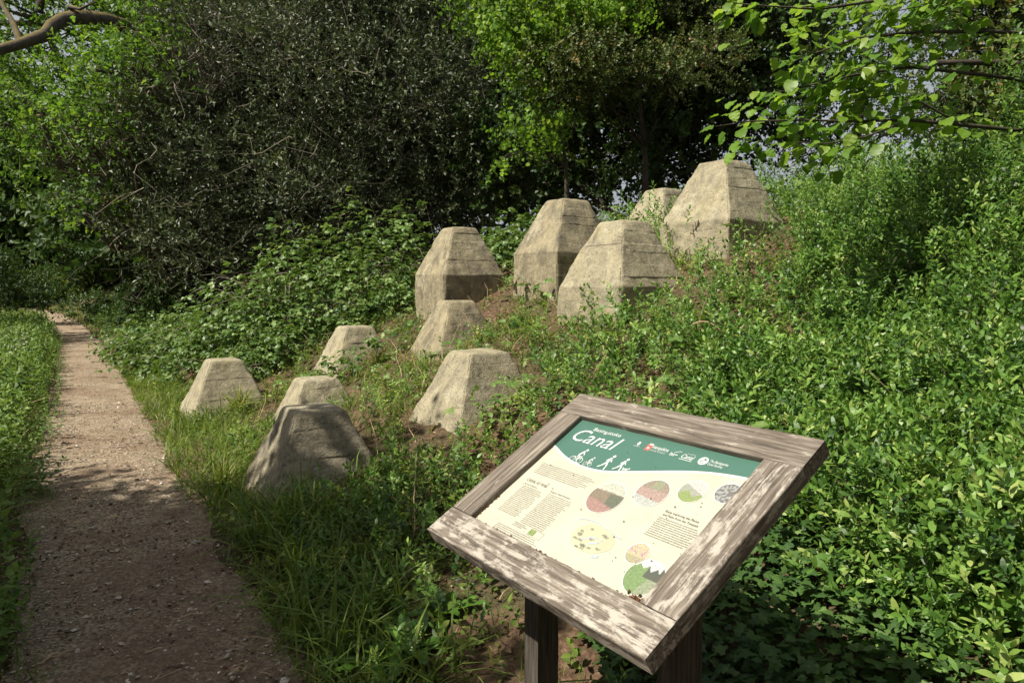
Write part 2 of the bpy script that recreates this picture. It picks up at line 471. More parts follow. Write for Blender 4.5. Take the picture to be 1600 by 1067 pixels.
def path_mat():
    m, nt, out = mat('trodden_gravel')
    v = objco(nt)
    big = noise_n(nt, .9, 5, .6, v); fine = noise_n(nt, 55, 6, .75, v); mid = noise_n(nt, 7, 5, .65, v)
    vo = nd(nt, 'ShaderNodeTexVoronoi'); vo.inputs['Scale'].default_value = 75; nt.links.new(v, vo.inputs['Vector'])
    c = ramp(nt, fine.outputs[0], [(.25, (.08, .058, .038)), (.5, (.26, .208, .148)), (.72, (.42, .355, .27)), (.85, (.58, .52, .43))])
    r = ramp(nt, mid.outputs[0], [(.35, (.175, .12, .077)), (.65, (.37, .312, .235))])
    c = mixc(nt, .45, c, r)
    st = nd(nt, 'ShaderNodeSeparateColor'); nt.links.new(vo.outputs['Color'], st.inputs[0])
    s = ramp(nt, st.outputs[0], [(.0, (.35, .34, .33)), (.55, (.92, .9, .88)), (1, (1.7, 1.66, 1.6))])
    c = mixc(nt, .8, c, mixc(nt, 1.0, c, s, 'MULTIPLY'))
    # loose reddish litter gathers near the edges and in patches
    c = mixc(nt, ramp(nt, big.outputs[0], [(.46, (0, 0, 0)), (.66, (.8, .8, .8))]), c, mixc(nt, fine.outputs[0], (.06, .038, .025), (.28, .185, .125)))
    p = nd(nt, 'ShaderNodeBsdfPrincipled'); p.inputs['Roughness'].default_value = .93; p.inputs['Specular IOR Level'].default_value = .2
    nt.links.new(c, p.inputs['Base Color'])
    b0 = bump(nt, mid.outputs[0], .7, .03); b1 = bump(nt, vo.outputs['Distance'], -.8, .012, b0); b2 = bump(nt, fine.outputs[0], 1.0, .02, b1)
    nt.links.new(b2, p.inputs['Normal']); nt.links.new(p.outputs[0], out.inputs[0])
    return m
M['path'] = path_mat()
M['gravel'] = leafmat('gravel_chip', [(0, (.05, .035, .026)), (.4, (.17, .12, .085)), (.75, (.36, .30, .24)), (.92, (.52, .48, .43)), (1, (.6, .56, .5))], 0.0, .85, .2)
M['stone'] = plain('path_stone', (.40, .345, .28), .85, var=.5, scale=20, bumps=.4, bscale=60)

def concrete(name, stain, base=(.315, .28, .195), grey=(.19, .172, .128)):
    m, nt, out = mat(name)
    v = objco(nt); tc = nd(nt, 'ShaderNodeObjectInfo')
    mp = nd(nt, 'ShaderNodeVectorMath', operation='ADD'); nt.links.new(v, mp.inputs[0])
    sc = nd(nt, 'ShaderNodeVectorMath', operation='SCALE'); sc.inputs[0].default_value = (7, 13, 5); nt.links.new(tc.outputs['Random'], sc.inputs['Scale'])
    nt.links.new(sc.outputs[0], mp.inputs[1]); v = mp.outputs[0]
    big = noise_n(nt, 2.2, 5, .6, v); mid = noise_n(nt, 9, 6, .65, v); fine = noise_n(nt, 70, 5, .75, v)
    c = ramp(nt, mid.outputs[0], [(.3, grey), (.55, base), (.75, tuple(min(1, q * 1.25) for q in base))])
    mv = nd(nt, 'ShaderNodeMapping'); mv.inputs['Scale'].default_value = (1, 1, .3); nt.links.new(v, mv.inputs['Vector'])
    streak = noise_n(nt, 5.0, 6, .7, mv.outputs[0], .6)
    lo, hi = .66 - stain, .80 - stain * .6
    f = ramp(nt, streak.outputs[0], [(lo, (0, 0, 0)), (hi, (.85, .85, .85))])
    c = mixc(nt, f, c, (.085, .075, .06))
    sp = ramp(nt, fine.outputs[0], [(.3, (.35, .32, .28)), (.44, (.95, .94, .92)), (.58, (1.05, 1.04, 1.02)), (.72, (1.3, 1.28, 1.22))])
    c = mixc(nt, 1.0, c, sp, 'MULTIPLY')
    li = ramp(nt, big.outputs[0], [(.55, (0, 0, 0)), (.75, (.45, .45, .45))])
    c = mixc(nt, li, c, (.27, .235, .11))
    # crusts of pale and blackish lichen in irregular patches
    lv = noise_n(nt, 14, 7, .75, v, .8); lm = noise_n(nt, 3.1, 3, .5, v)
    la = nd(nt, 'ShaderNodeMath', operation='MULTIPLY_ADD'); nt.links.new(lm.outputs[0], la.inputs[0]); la.inputs[1].default_value = .7; nt.links.new(lv.outputs[0], la.inputs[2])
    c = mixc(nt, ramp(nt, la.outputs[0], [(.93, (0, 0, 0)), (.99, (.35, .35, .35))]), c, (.46, .43, .33))
    c = mixc(nt, ramp(nt, la.outputs[0], [(.62, (.7, .7, .7)), (.73, (0, 0, 0))]), c, (.075, .068, .052))
    pits = nd(nt, 'ShaderNodeTexVoronoi'); pits.inputs['Scale'].default_value = 38; nt.links.new(v, pits.inputs['Vector'])
    pf = ramp(nt, pits.outputs['Distance'], [(.10, (.35, .33, .3)), (.2, (1, 1, 1))])
    c = mixc(nt, .7, c, mixc(nt, 1.0, c, pf, 'MULTIPLY'))
    p = nd(nt, 'ShaderNodeBsdfPrincipled'); p.inputs['Roughness'].default_value = .92; p.inputs['Specular IOR Level'].default_value = .2
    nt.links.new(c, p.inputs['Base Color'])
    b1 = bump(nt, mid.outputs[0], .8, .03); b2 = bump(nt, fine.outputs[0], .9, .012, b1); b3 = bump(nt, pf, .6, .008, b2)
    nt.links.new(b3, p.inputs['Normal']); nt.links.new(p.outputs[0], out.inputs[0])
    return m
M['conc'] = concrete('weathered_concrete', .11)
M['conc_mid'] = concrete('stained_concrete', .18, (.285, .247, .165), (.165, .148, .108))
M['conc_dark'] = concrete('lichen_darkened_concrete', .17, (.30, .265, .195), (.18, .162, .125))

def wood(name, flake, tone=1.0):
    """grey weathered hardwood, grain along local x, flaking remains of pale finish"""
    m, nt, out = mat(name)
    v = objco(nt); oi = nd(nt, 'ShaderNodeObjectInfo')
    ad = nd(nt, 'ShaderNodeVectorMath', operation='ADD'); sc = nd(nt, 'ShaderNodeVectorMath', operation='SCALE')
    sc.inputs[0].default_value = (3, 11, 7); nt.links.new(oi.outputs['Random'], sc.inputs['Scale']); nt.links.new(v, ad.inputs[0]); nt.links.new(sc.outputs[0], ad.inputs[1])
    mg = nd(nt, 'ShaderNodeMapping'); mg.inputs['Scale'].default_value = (5, 95, 95); nt.links.new(ad.outputs[0], mg.inputs['Vector'])
    g = noise_n(nt, 1.0, 6, .7, mg.outputs[0], .5)
    mk = nd(nt, 'ShaderNodeMapping'); mk.inputs['Scale'].default_value = (2.5, 9, 9); nt.links.new(ad.outputs[0], mk.inputs['Vector'])
    k = noise_n(nt, 1.0, 5, .6, mk.outputs[0])
    c = ramp(nt, g.outputs[0], [(.28, tuple(tone * q for q in (0.036, 0.03, 0.025))), (.48, tuple(tone * q for q in (0.125, 0.105, 0.086))), (.66, tuple(tone * q for q in (0.244, 0.214, 0.182))), (.8, tuple(tone * q for q in (0.344, 0.311, 0.273)))])
    c = mixc(nt, .35, c, mixc(nt, 1.0, c, ramp(nt, k.outputs[0], [(.3, (.45, .4, .36)), (.7, (1.3, 1.25, 1.2))]), 'MULTIPLY'))
    mf = nd(nt, 'ShaderNodeMapping'); mf.inputs['Scale'].default_value = (14, 30, 30); nt.links.new(ad.outputs[0], mf.inputs['Vector'])
    fl = noise_n(nt, 1.0, 8, .72, mf.outputs[0], .3)
    s = nd(nt, 'ShaderNodeMath', operation='MULTIPLY_ADD'); nt.links.new(g.outputs[0], s.inputs[0]); s.inputs[1].default_value = .42; nt.links.new(fl.outputs[0], s.inputs[2])
    f = ramp(nt, s.outputs[0], [(.83 - flake, (0, 0, 0)), (.93 - flake, (.85, .85, .85))])
    c = mixc(nt, f, c, mixc(nt, k.outputs[0], (.27, .245, .21), (.44, .405, .355)))
    p = nd(nt, 'ShaderNodeBsdfPrincipled'); p.inputs['Roughness'].default_value = .8; p.inputs['Specular IOR Level'].default_value = .25
    nt.links.new(c, p.inputs['Base Color'])
    b1 = bump(nt, g.outputs[0], .6, .004); b2 = bump(nt, f, .4, .0012, b1)
    nt.links.new(b2, p.inputs['Normal']); nt.links.new(p.outputs[0], out.inputs[0])
    return m

# ------------------------------------------------------------------ ground, path, canal
def axis(*segs):
    out = []
    for a, b, n in segs: out.append(np.linspace(a, b, n, endpoint=False))
    return np.concatenate(out + [np.array([segs[-1][1]])])

def grid_mesh(name, V, W, Z, m, smooth=True):
    nv, nw = len(V), len(W)
    vv, ww = np.meshgrid(V, W, indexing='ij')
    x = vv * CP - ww * SP; y = vv * SP + ww * CP
    P = np.stack([x, y, Z], -1).reshape(-1, 3)
    i = np.arange(nv * nw).reshape(nv, nw)
    F = np.stack([i[:-1, :-1], i[1:, :-1], i[1:, 1:], i[:-1, 1:]], -1).reshape(-1, 4)
    me = bpy.data.meshes.new(name); me.from_pydata(P.tolist(), [], F.tolist())
    me.polygons.foreach_set('use_smooth', np.full(len(F), smooth)); me.update()
    return link(name, me, None, [m])

V = axis((-400, -60, 6), (-60, -16, 11), (-16, -1.6, 36), (-1.6, 8, 84), (8, 20, 24), (20, 60, 8), (60, 400, 6))
W = axis((-60, -2, 30), (-2, 13, 120), (13, 40, 60), (40, 120, 40), (120, 500, 8))
vv, ww = np.meshgrid(V, W, indexing='ij')
fine = rng.normal(0, .006, vv.shape) * (np.abs(vv - .25) > .8)
ground = grid_mesh('ground', V, W, ter(vv, ww) + fine, M['soil'])
tag(ground, 'brown soil and leaf litter of the bank', 'ground', kind='structure')

# path: ragged-edged strip of trodden gravel
nw_, na = 560, 22
Wp = np.concatenate([np.linspace(-6, 14, 360, endpoint=False), np.linspace(14, 95, 200)])
Pp, Fp = [], []
for j, w in enumerate(Wp):
    c = float(centre(w)) - .25
    l = -.27 + .11 * noise.noise((w * .9, 3, 0)) + .07 * noise.noise((w * 6, 9, 0))
    r = .80 + .12 * noise.noise((w * .8, 7, 4)) + .07 * noise.noise((w * 5.1, 1, 4))
    for i in range(na):
        t = i / (na - 1); v = c + l + (r - l) * t
        x, y = vw(v, w)
        h = max(float(ter(v, w)), 0) + .006 + .022 * abs(noise.noise((x * 2.6, y * 2.6, 0))) + .014 * abs(noise.noise((x * 9, y * 9, 5))) - .004 * (i in (0, na - 1))
        Pp.append((x, y, h))
for j in range(len(Wp) - 1):
    for i in range(na - 1):
        a = j * na + i; Fp.append((a, a + 1, a + na + 1, a + na))
me = bpy.data.meshes.new('path'); me.from_pydata(Pp, [], Fp); me.polygons.foreach_set('use_smooth', np.full(len(Fp), True))
path = tag(link('path', me, None, [M['path']]), 'trodden gravel towpath running along the foot of the bank', 'path', kind='structure')

wm, nt, out = mat('canal_water')
p = nd(nt, 'ShaderNodeBsdfPrincipled'); p.inputs['Base Color'].default_value = (.02, .025, .012, 1); p.inputs['Roughness'].default_value = .06
n = noise_n(nt, 3, 3, .5, objco(nt)); nt.links.new(bump(nt, n.outputs[0], .08, .05), p.inputs['Normal']); nt.links.new(p.outputs[0], out.inputs[0])
Vc = np.linspace(-12.6, -2.7, 4); Wc = np.linspace(-60, 55, 12)
water = grid_mesh('canal_water', Vc, Wc, np.full((4, 12), -.38), wm)
tag(water, 'dark still canal water left of the path', 'water', kind='structure')

# gravel, single stones and litter lying on the path
def lump(seed, sub=1):
    bm = bmesh.new(); bmesh.ops.create_icosphere(bm, subdivisions=sub, radius=1.0)
    for v in bm.verts:
        k = .75 + .5 * noise.noise(v.co * 1.4 + Vector((seed * 7.3, seed, 2)))
        v.co = Vector((v.co.x * k, v.co.y * k * .8, v.co.z * k * .5))
    vs_ = np.array([v.co[:] for v in bm.verts]); ts = np.array([[q.index for q in f.verts] for f in bm.faces])
    bm.free(); return Tpl(vs_, ts)
LUMPS = [lump(i) for i in range(5)]
OCT = Tpl([(1, 0, 0), (-1, .2, 0), (.1, .8, 0), (0, -.9, .1), (0, .1, .6), (0, 0, -.5)], [(0, 2, 4), (2, 1, 4), (1, 3, 4), (3, 0, 4), (2, 0, 5), (1, 2, 5), (3, 1, 5), (0, 3, 5)])

def path_pts(n, wl, wh, edge=0.0, lo=-.33, hi=.83):
    w = wl + (wh - wl) * rng.random(n) ** 1.6
    t = rng.random(n)
    if edge: t = np.where(rng.random(n) < edge, np.where(rng.random(n) < .5, .14 * t, 1 - .14 * t), t)
    v = centre(w) - .25 + lo + (hi - lo) * t
    x, y = v * CP - w * SP, v * SP + w * CP
    return x, y, w

G = Geo()
x, y, w = path_pts(8500, 1.5, 11)
sz = rng.lognormal(-5.25, .5, 8500)
Mx = basis(np.stack([rng.normal(0, .25, 8500), rng.normal(0, .25, 8500), np.ones(8500)], 1), rng.random(8500) * 6.28, sz)
G.inst(OCT, Mx, np.stack([x, y, np.full(8500, .016)], 1), rng.random(8500))
tag(G.build('gravel', [M['gravel']], path), 'small loose gravel on the path', kind='stuff')
sme = []
for i, l in enumerate(LUMPS):
    me = bpy.data.meshes.new('stone'); me.from_pydata(l.v.tolist(), [], l.t.tolist()); me.materials.append(M['stone']); sme.append(me)
x, y, w = path_pts(70, 2.2, 8)
for i in range(70):
    o = link('stone', sme[i % 5], path); s = random.uniform(.011, .026)
    o.location = (x[i], y[i], .022); o.scale = (s * random.uniform(.9, 1.5), s, s * random.uniform(.6, 1)); o.rotation_euler = (random.uniform(-.3, .3), random.uniform(-.3, .3), random.uniform(0, 6.28))

G = Geo()
FL = leaf2(1, .5, .3)
n = 5200
x, y, w = path_pts(n, 1.5, 16, .7, -.42, .95)
Mx = np.stack([leafbasis(np.array([math.cos(a), math.sin(a), random.gauss(0, .15)]), np.array([random.gauss(0, .4), random.gauss(0, .4), 1]), random.uniform(.012, .036)) for a in rng.random(n) * 6.28])
G.inst(FL, Mx, np.stack([x, y, ground_xy(x, y) + .018], 1), rng.random(n))
# litter over the bank
n = 9000
v = rng.uniform(.9, 7.2, n); w = rng.uniform(.6, 11, n)
x, y = v * CP - w * SP, v * SP + w * CP
Mx = np.stack([leafbasis(np.array([math.cos(a), math.sin(a), random.gauss(.1, .2)]), np.array([random.gauss(0, .5), random.gauss(0, .5), 1]), random.uniform(.02, .05)) for a in rng.random(n) * 6.28])
G.inst(FL, Mx, np.stack([x, y, ter(v, w) + .012], 1), rng.random(n))
for _ in range(420):      # dry stalks and bits of twig lying about
    if random.random() < .45:
        w0 = random.uniform(1.8, 9); v0 = float(centre(w0)) - .25 + random.uniform(-.4, .95)
    else:
        w0 = random.uniform(.8, 9); v0 = random.uniform(1, 6)
    x0, y0 = vw(v0, w0); a = random.uniform(0, 6.28); L = random.uniform(.03, .16)
    x1, y1 = x0 + L * math.cos(a), y0 + L * math.sin(a)
    pts = wiggle((x0, y0, float(ground_xy(x0, y0)) + .022), (x1, y1, float(ground_xy(x1, y1)) + .022), 4, 0, .05)
    G.add(tube_tpl(pts, random.uniform(.0012, .003), 4, 1, .5))
tag(G.build('leaf_litter', [M['deadleaf'], M['dry']]), 'dead leaves and dry stalks scattered on path and bank', 'leaf litter', kind='stuff')

# ------------------------------------------------------------------ the concrete anti-tank blocks
S0, T0, H0 = .92, .362, .637
TEETH = [  # v, w, top z, scale, below-shoulder depth, material, label
    ('K', 5.89, 5.03, 2.902, 1.0, .75, 'conc', 'largest, highest concrete block with dark undercut side, at the top right of the rows'),
    ('H', 4.69, 5.23, 2.243, 1.0, .75, 'conc', 'tall pale concrete block in the middle of the slope with board-marked right face'),
    ('G', 2.84, 4.89, 1.089, 1.0, .45, 'conc', 'pale concrete block half buried just behind the sign, no vertical sides showing'),
    ('A', 1.55, 5.12, .712, 1.0, .45, 'conc_dark', 'dark shaded concrete block closest to the path and camera'),
    ('L', 6.87, 6.87, 2.907, 1.0, .7, 'conc', 'concrete block peeping out behind the largest block at the top'),
    ('I', 5.15, 6.78, 2.644, 1.0, .8, 'conc_mid', 'grey-stained tall concrete block standing behind the middle pale block'),
    ('F', 3.90, 7.25, 1.45, .9, .5, 'conc_mid', 'small leaning-looking concrete block behind the half buried pale one'),
    ('B', 2.22, 7.20, .659, 1.0, .45, 'conc', 'low concrete block directly behind the dark front block'),
    ('E', 4.61, 8.47, 2.41, 1.0, .75, 'conc_mid', 'tall concrete block furthest left of the upper ones, beside the brambles'),
    ('D', 3.22, 8.76, 1.101, 1.0, .5, 'conc', 'small concrete block in the far row, half hidden by grass, below the brambles'),
    ('C', 1.64, 9.01, .733, 1.0, .45, 'conc', 'low concrete block at the far end nearest the path, leftmost of all'),
]
def tooth_mesh(seed, s, t, h, below):
    rs = random.Random(seed)
    n_side = 13; rad = .022
    ang_pts = []
    # unit perimeter: 4 sides, with finer samples at the rounded corners
    ss = np.concatenate([[-1, -.985, -.96], np.linspace(-.9, .9, n_side), [.96, .985]])
    levels = list(np.linspace(-below, -.06, 9)) + [-.03, -.012, .0, .012, .03] + list(np.linspace(.06, h - .05, 24)) + [h - .025, h - .010, h - .003]
    seams = [rs.uniform(-.28, -.24), rs.uniform(-.15, -.1), rs.uniform(.07, .11), rs.uniform(.18, .23), rs.uniform(.29, .34), rs.uniform(.40, .45), rs.uniform(.52, .56)]
    for q in seams: levels += [q - .008, q, q + .008]
    levels = sorted(levels)
    bo = [[rs.uniform(-.002, .002) * (1.5 if k_ == 0 else .4) for _ in range(9)] for k_ in range(4)]
    depth = [rs.uniform(.5, 1) if k_ == 0 else rs.uniform(.0, .35) for k_ in range(4)]
    V, F = [], []
    off = Vector((seed * 3.7, seed * 1.9, seed))
    dirs = [((-1, -1), (1, 0)), ((1, -1), (0, 1)), ((1, 1), (-1, 0)), ((-1, 1), (0, -1))]
    nor = [(0, -1), (1, 0), (0, 1), (-1, 0)]
    npm = 4 * len(ss)
    for z in levels:
        hw = s / 2 - (s - t) / 2 * max(0, z) / h
        if z > h - .03: hw -= .012 * ((z - (h - .03)) / .03) ** 2
        for k in range(4):
            bi = sum(1 for q in seams if z > q)
            groove = max((1 - abs(z - q) / .006) for q in seams)
            for u_ in ss:
                (nx, ny) = nor[k]; tx, ty = dirs[k][1]
                c = Vector((nx * hw + tx * hw * u_, ny * hw + ty * hw * u_, z))
                # corner rounding
                d = (1 - abs(u_)) * hw
                rr = .016 + .014 * noise.noise(c * 4 + off)
                ins = max(0, rr - d) ** 2 / (rr * 1.6 + 1e-6) if d < rr else 0
                big = .012 * noise.fractal(c * 3.2 + off, 1, 2, 3)
                fin = .006 * noise.fractal(c * 15 + off, .9, 2, 4)
                edge = -.022 * max(0, noise.noise(c * 6 + off * 2)) * (1 - d / .05) if d < .05 else 0
                step = bo[k][bi] * min(1, d / .05) - (.0045 * min(1, d / .03) * depth[k] * max(0, groove) * min(1, max(0, noise.noise((u_ * 2.2, z * 9, seed + k)) * 2.2 + .7)))
                D = big + fin + step + edge - ins
                sg = 1 if u_ > 0 else -1
                bl = max(0.0, 1 - d / .03)          # both faces share the displacement at the corner
                V.append((c.x + nx * D + tx * sg * D * bl, c.y + ny * D + ty * sg * D * bl, z + .010 * noise.noise((c.x * 4 + seed, c.y * 4, z * 3))))
    nl = len(levels)
    for j in range(nl - 1):
        for i in range(npm):
            a = j * npm + i; b = j * npm + (i + 1) % npm
            F.append((a, b, b + npm, a + npm))
    # top cap in shrinking rings
    base = (nl - 1) * npm
    prev = base
    for q in (.85, .6, .3):
        st = len(V)
        for i in range(npm):
            x_, y_, _ = V[base + i]
            V.append((x_ * q, y_ * q, h + .005 * noise.fractal(Vector((x_ * q * 12, y_ * q * 12, seed)), 1, 2, 3) + .004))
        for i in range(npm):
            a, b = prev + i, prev + (i + 1) % npm
            F.append((a, b, st + (i + 1) % npm, st + i))
        prev = st
    V.append((0, 0, h + .006)); e = len(V) - 1
    for i in range(npm): F.append((prev + i, prev + (i + 1) % npm, e))
    me = bpy.data.meshes.new('concrete_block'); me.from_pydata(V, [], F)
    me.polygons.foreach_set('use_smooth', np.full(len(F), True)); me.update()
    return me
blocks = []
for i, (key, v, w, zt, k, below, mt, label) in enumerate(TEETH):
    me = tooth_mesh(i + 2, S0 * k, T0 * k, H0 * k, below)
    o = link('concrete_block', me, None, [M[mt]])
    x, y = vw(v, w)
    o.location = (x, y, zt - H0 * k); o.rotation_euler = (random.uniform(-.015, .015), random.uniform(-.015, .015), PHI + random.uniform(-.02, .02))
    tag(o, label, 'concrete block', 'anti-tank blocks set in three rows up the bank')
    blocks.append((v, w, S0 * k / 2))

def clear_of_blocks(v, w, margin=0.0):
    ok = np.ones(len(v), bool)
    for bv, bw, hs in blocks:
        ok &= ~((np.abs(v - bv) < hs + margin) & (np.abs(w - bw) < hs + margin))
    return ok

# ------------------------------------------------------------------ the information board
M['wood_top'] = wood('grey_weathered_wood', .03)
M['wood_flaky'] = wood('flaking_weathered_wood', .135)
M['wood_flaky2'] = wood('flaking_weathered_wood_stile', .125)
M['post'] = wood('shade_brown_post_wood', -.2, .42)  # brown wood toned down so its colour carries the shadow under the board

def flat(name, col, rough=.35, spec=.4, grime=0.12, speck=0.0):
    m, nt, out = mat(name)
    v = objco(nt)
    n1 = noise_n(nt, 9, 5, .6, v); n2 = noise_n(nt, 260, 3, .6, v)
    c = mixc(nt, ramp(nt, n1.outputs[0], [(.4, (0, 0, 0)), (.75, (grime * 2,) * 3)]), tuple(col), tuple(q * .75 for q in col))
    if speck: c = mixc(nt, ramp(nt, n2.outputs[0], [(.66, (0, 0, 0)), (.74, (speck,) * 3)]), c, (.5, .55, .5))
    p = nd(nt, 'ShaderNodeBsdfPrincipled'); p.inputs['Roughness'].default_value = rough; p.inputs['Specular IOR Level'].default_value = spec
    nt.links.new(c, p.inputs['Base Color']); nt.links.new(p.outputs[0], out.inputs[0])
    return m
M['cream'] = flat('cream_print', (.40, .385, .31), grime=.3)
M['green'] = flat('green_print', (.052, .122, .094), speck=.3)
M['white'] = flat('white_print', (.46, .48, .47), grime=.05)
M['ink'] = flat('faded_ink', (.17, .17, .14), grime=0)
M['ink2'] = flat('dark_ink', (.07, .07, .06), grime=0)
M['redprint'] = flat('red_print', (.38, .1, .08), grime=0)
M['mapg'] = flat('faded_map_print', (.36, .35, .245), grime=.3)
M['mapb'] = flat('faded_blue_print', (.29, .33, .36), grime=0)
M['limeprint'] = flat('lime_print', (.16, .22, .07), grime=0)
pm, nt, out = mat('photo_print')
at = nd(nt, 'ShaderNodeAttribute', attribute_name='Col')
p = nd(nt, 'ShaderNodeBsdfPrincipled'); p.inputs['Roughness'].default_value = .35
nt.links.new(at.outputs['Color'], p.inputs['Base Color']); nt.links.new(p.outputs[0], out.inputs[0])
M['photo'] = pm

sx_, sz_ = math.radians(31.0), math.atan2(-.822, .569)
ex = Vector((math.cos(sz_), math.sin(sz_), 0)); eh = Vector((-math.sin(sz_), math.cos(sz_), 0))
ey = eh * math.cos(sx_) + Vector((0, 0, 1)) * math.sin(sx_); ez = ex.cross(ey)
SC = Vector((.246, 1.843, 1.06))
gz = float(ground_xy(SC.x, SC.y))
board = empty('information_board', (SC.x, SC.y, gz), sz_)
tag(board, 'wooden framed information board headed Basingstoke Canal, tilted on two posts', 'sign')
# local frame of the board: x along the lower edge, y up-slope, z out of the face
BM = Matrix.Translation(Vector((0, 0, SC.z - gz))) @ Matrix.Rotation(sx_, 4, 'X')

def board_part(name, me, mats, off=(0, 0, 0), rz=0.0, parent=None, base=None):
    o = link(name, me, parent or board, mats)
    Mloc = Matrix.Translation(Vector(off)) @ Matrix.Rotation(rz, 4, 'Z')
    o.matrix_local = (BM @ Mloc) if parent is None else Mloc
    return o

def plank(L, w, d, seed, nx=40):
    """a worn plank along x, with softly rounded arrises and checks"""
    ny = 8; V, F = [], []
    prof = []
    r = .004
    hw = w / 2
    for (a, b) in ((-hw, -d), (-hw, -r), (-hw + r * .3, -r * .3), (-hw + r, 0), (-hw * .5, 0), (0, 0), (hw * .5, 0), (hw - r, 0), (hw - r * .3, -r * .3), (hw, -r), (hw, -d)):
        prof.append((a, b))
    m_ = len(prof)
    for i in range(nx + 1):
        x = -L / 2 + L * i / nx
        for j, (a, b) in enumerate(prof):
            k = .0012 * noise.noise((x * 9, a * 60, seed)) + .0008 * noise.noise((x * 40, a * 200, seed))
            V.append((x, a + .0015 * noise.noise((x * 14, b * 30 + 5, seed)), b + k - (.0015 if i in (0, nx) and 2 < j < 8 else 0)))
    for i in range(nx):
        for j in range(m_ - 1):
            q = i * m_ + j; F.append((q, q + m_, q + m_ + 1, q + 1))
        F.append((i * m_, i * m_ + m_ - 1, i * m_ + 2 * m_ - 1, i * m_ + m_))
    F.append(tuple(range(m_))); F.append(tuple(nx * m_ + k for k in reversed(range(m_))))
    me = bpy.data.meshes.new('plank'); me.from_pydata(V, [], F); me.update()
    return me
BW, BH, FW, FD = .900, .696, .1035, .046
board_part('bottom_rail', plank(BW, FW, FD, 1), [M['wood_flaky']], (0, -BH / 2 + FW / 2, 0))['label'] = 'lower frame board with pale flaking finish'
board_part('top_rail', plank(BW, FW, FD, 2), [M['wood_top']], (0, BH / 2 - FW / 2, 0))
st = BH - 2 * FW - .003
board_part('stile', plank(st, FW, FD, 3), [M['wood_top']], (-BW / 2 + FW / 2, 0, 0), math.pi / 2)
board_part('stile', plank(st, FW, FD, 4), [M['wood_flaky2']], (BW / 2 - FW / 2, 0, 0), math.pi / 2)['label'] = 'right hand frame board with pale flaking finish'
def box(x0, x1, y0, y1, z0, z1, name='box'):
    V = [(x, y, z) for z in (z0, z1) for y in (y0, y1) for x in (x0, x1)]
    me = bpy.data.meshes.new(name); me.from_pydata(V, [], [(0, 2, 3, 1), (4, 5, 7, 6), (0, 1, 5, 4), (2, 6, 7, 3), (0, 4, 6, 2), (1, 3, 7, 5)]); me.update()
    return me
def bevelled(me, w=.004, seg=2):
    bm = bmesh.new(); bm.from_mesh(me); bmesh.ops.bevel(bm, geom=bm.edges[:], offset=w, segments=seg, affect='EDGES'); bm.to_mesh(me); bm.free(); return me
board_part('backing_board', box(-.40, .40, -.30, .30, -.040, -.026), [M['post']])
# posts stand upright under the board
for a in (-.275, .275):
    L = SC.z - gz + .25
    me = plank(L, .078, .072, 11 + a, 20)
    o = link('post', me, board, [M['post']])
    top = SC.z - gz - .062
    o.matrix_local = Matrix.Translation((a - .036, .0, top - L / 2)) @ Matrix.Rotation(-math.pi / 2, 4, 'Y')
# cross bearer under the board joining the posts
board_part('bearer', bevelled(box(-.34, .34, -.045, .045, -.085, -.043)), [M['post']], (0, 0, 0))

PW, PH, PZ = .695, .490, -.020
panel = board_part('panel', box(-PW / 2 - .004, PW / 2 + .004, -PH / 2 - .004, PH / 2 + .004, PZ - .005, PZ), [M['cream']])
panel['label'] = 'cream printed panel with green header'
def mm(x, y): return (-PW / 2 + x * .001, PH / 2 - y * .001)
def poly(name, pts, z, m, parent=panel):
    V = [mm(*q) + (PZ + z,) for q in pts]
    bm = bmesh.new(); vs2 = [bm.verts.new(q) for q in V]; f = bm.faces.new(vs2); f.normal_update()
    if f.normal.z < 0: bmesh.ops.reverse_faces(bm, faces=[f])
    bmesh.ops.triangulate(bm, faces=bm.faces[:])
    me = bpy.data.meshes.new(name); bm.to_mesh(me); bm.free()
    return link(name, me, parent, [m])
def polys(name, lst, z, m):
    bm = bmesh.new()
    for pts in lst:
        vs2 = [bm.verts.new(mm(*q) + (PZ + z,)) for q in pts]; f = bm.faces.new(vs2); f.normal_update()
        if f.normal.z < 0: bmesh.ops.reverse_faces(bm, faces=[f])
    bmesh.ops.triangulate(bm, faces=[f for f in bm.faces if len(f.verts) > 4])
    me = bpy.data.meshes.new(name); bm.to_mesh(me); bm.free()
    return link(name, me, panel, [m])
WV = [(0, 128), (26, 143), (55, 154), (82, 162), (120, 171), (164, 177), (200, 178.5), (240, 177), (281, 169), (342, 148), (417, 122), (480, 99), (557, 76), (620, 65), (695, 58)]
_t = np.linspace(0, 695, 60)
wave = np.interp(_t, *zip(*WV)); wave = np.convolve(np.pad(wave, 3, 'edge'), np.ones(7) / 7, 'valid')
polys('wave_band', [[(_t[i], wave[i] - 6), (_t[i + 1], wave[i + 1] - 6), (_t[i + 1], wave[i + 1] + 6), (_t[i], wave[i] + 6)] for i in range(59)], .0004, M['white'])
polys('header', [[(_t[i], 0), (_t[i + 1], 0), (_t[i + 1], wave[i + 1] - 2), (_t[i], wave[i] - 2)] for i in range(59)], .0008, M['green'])

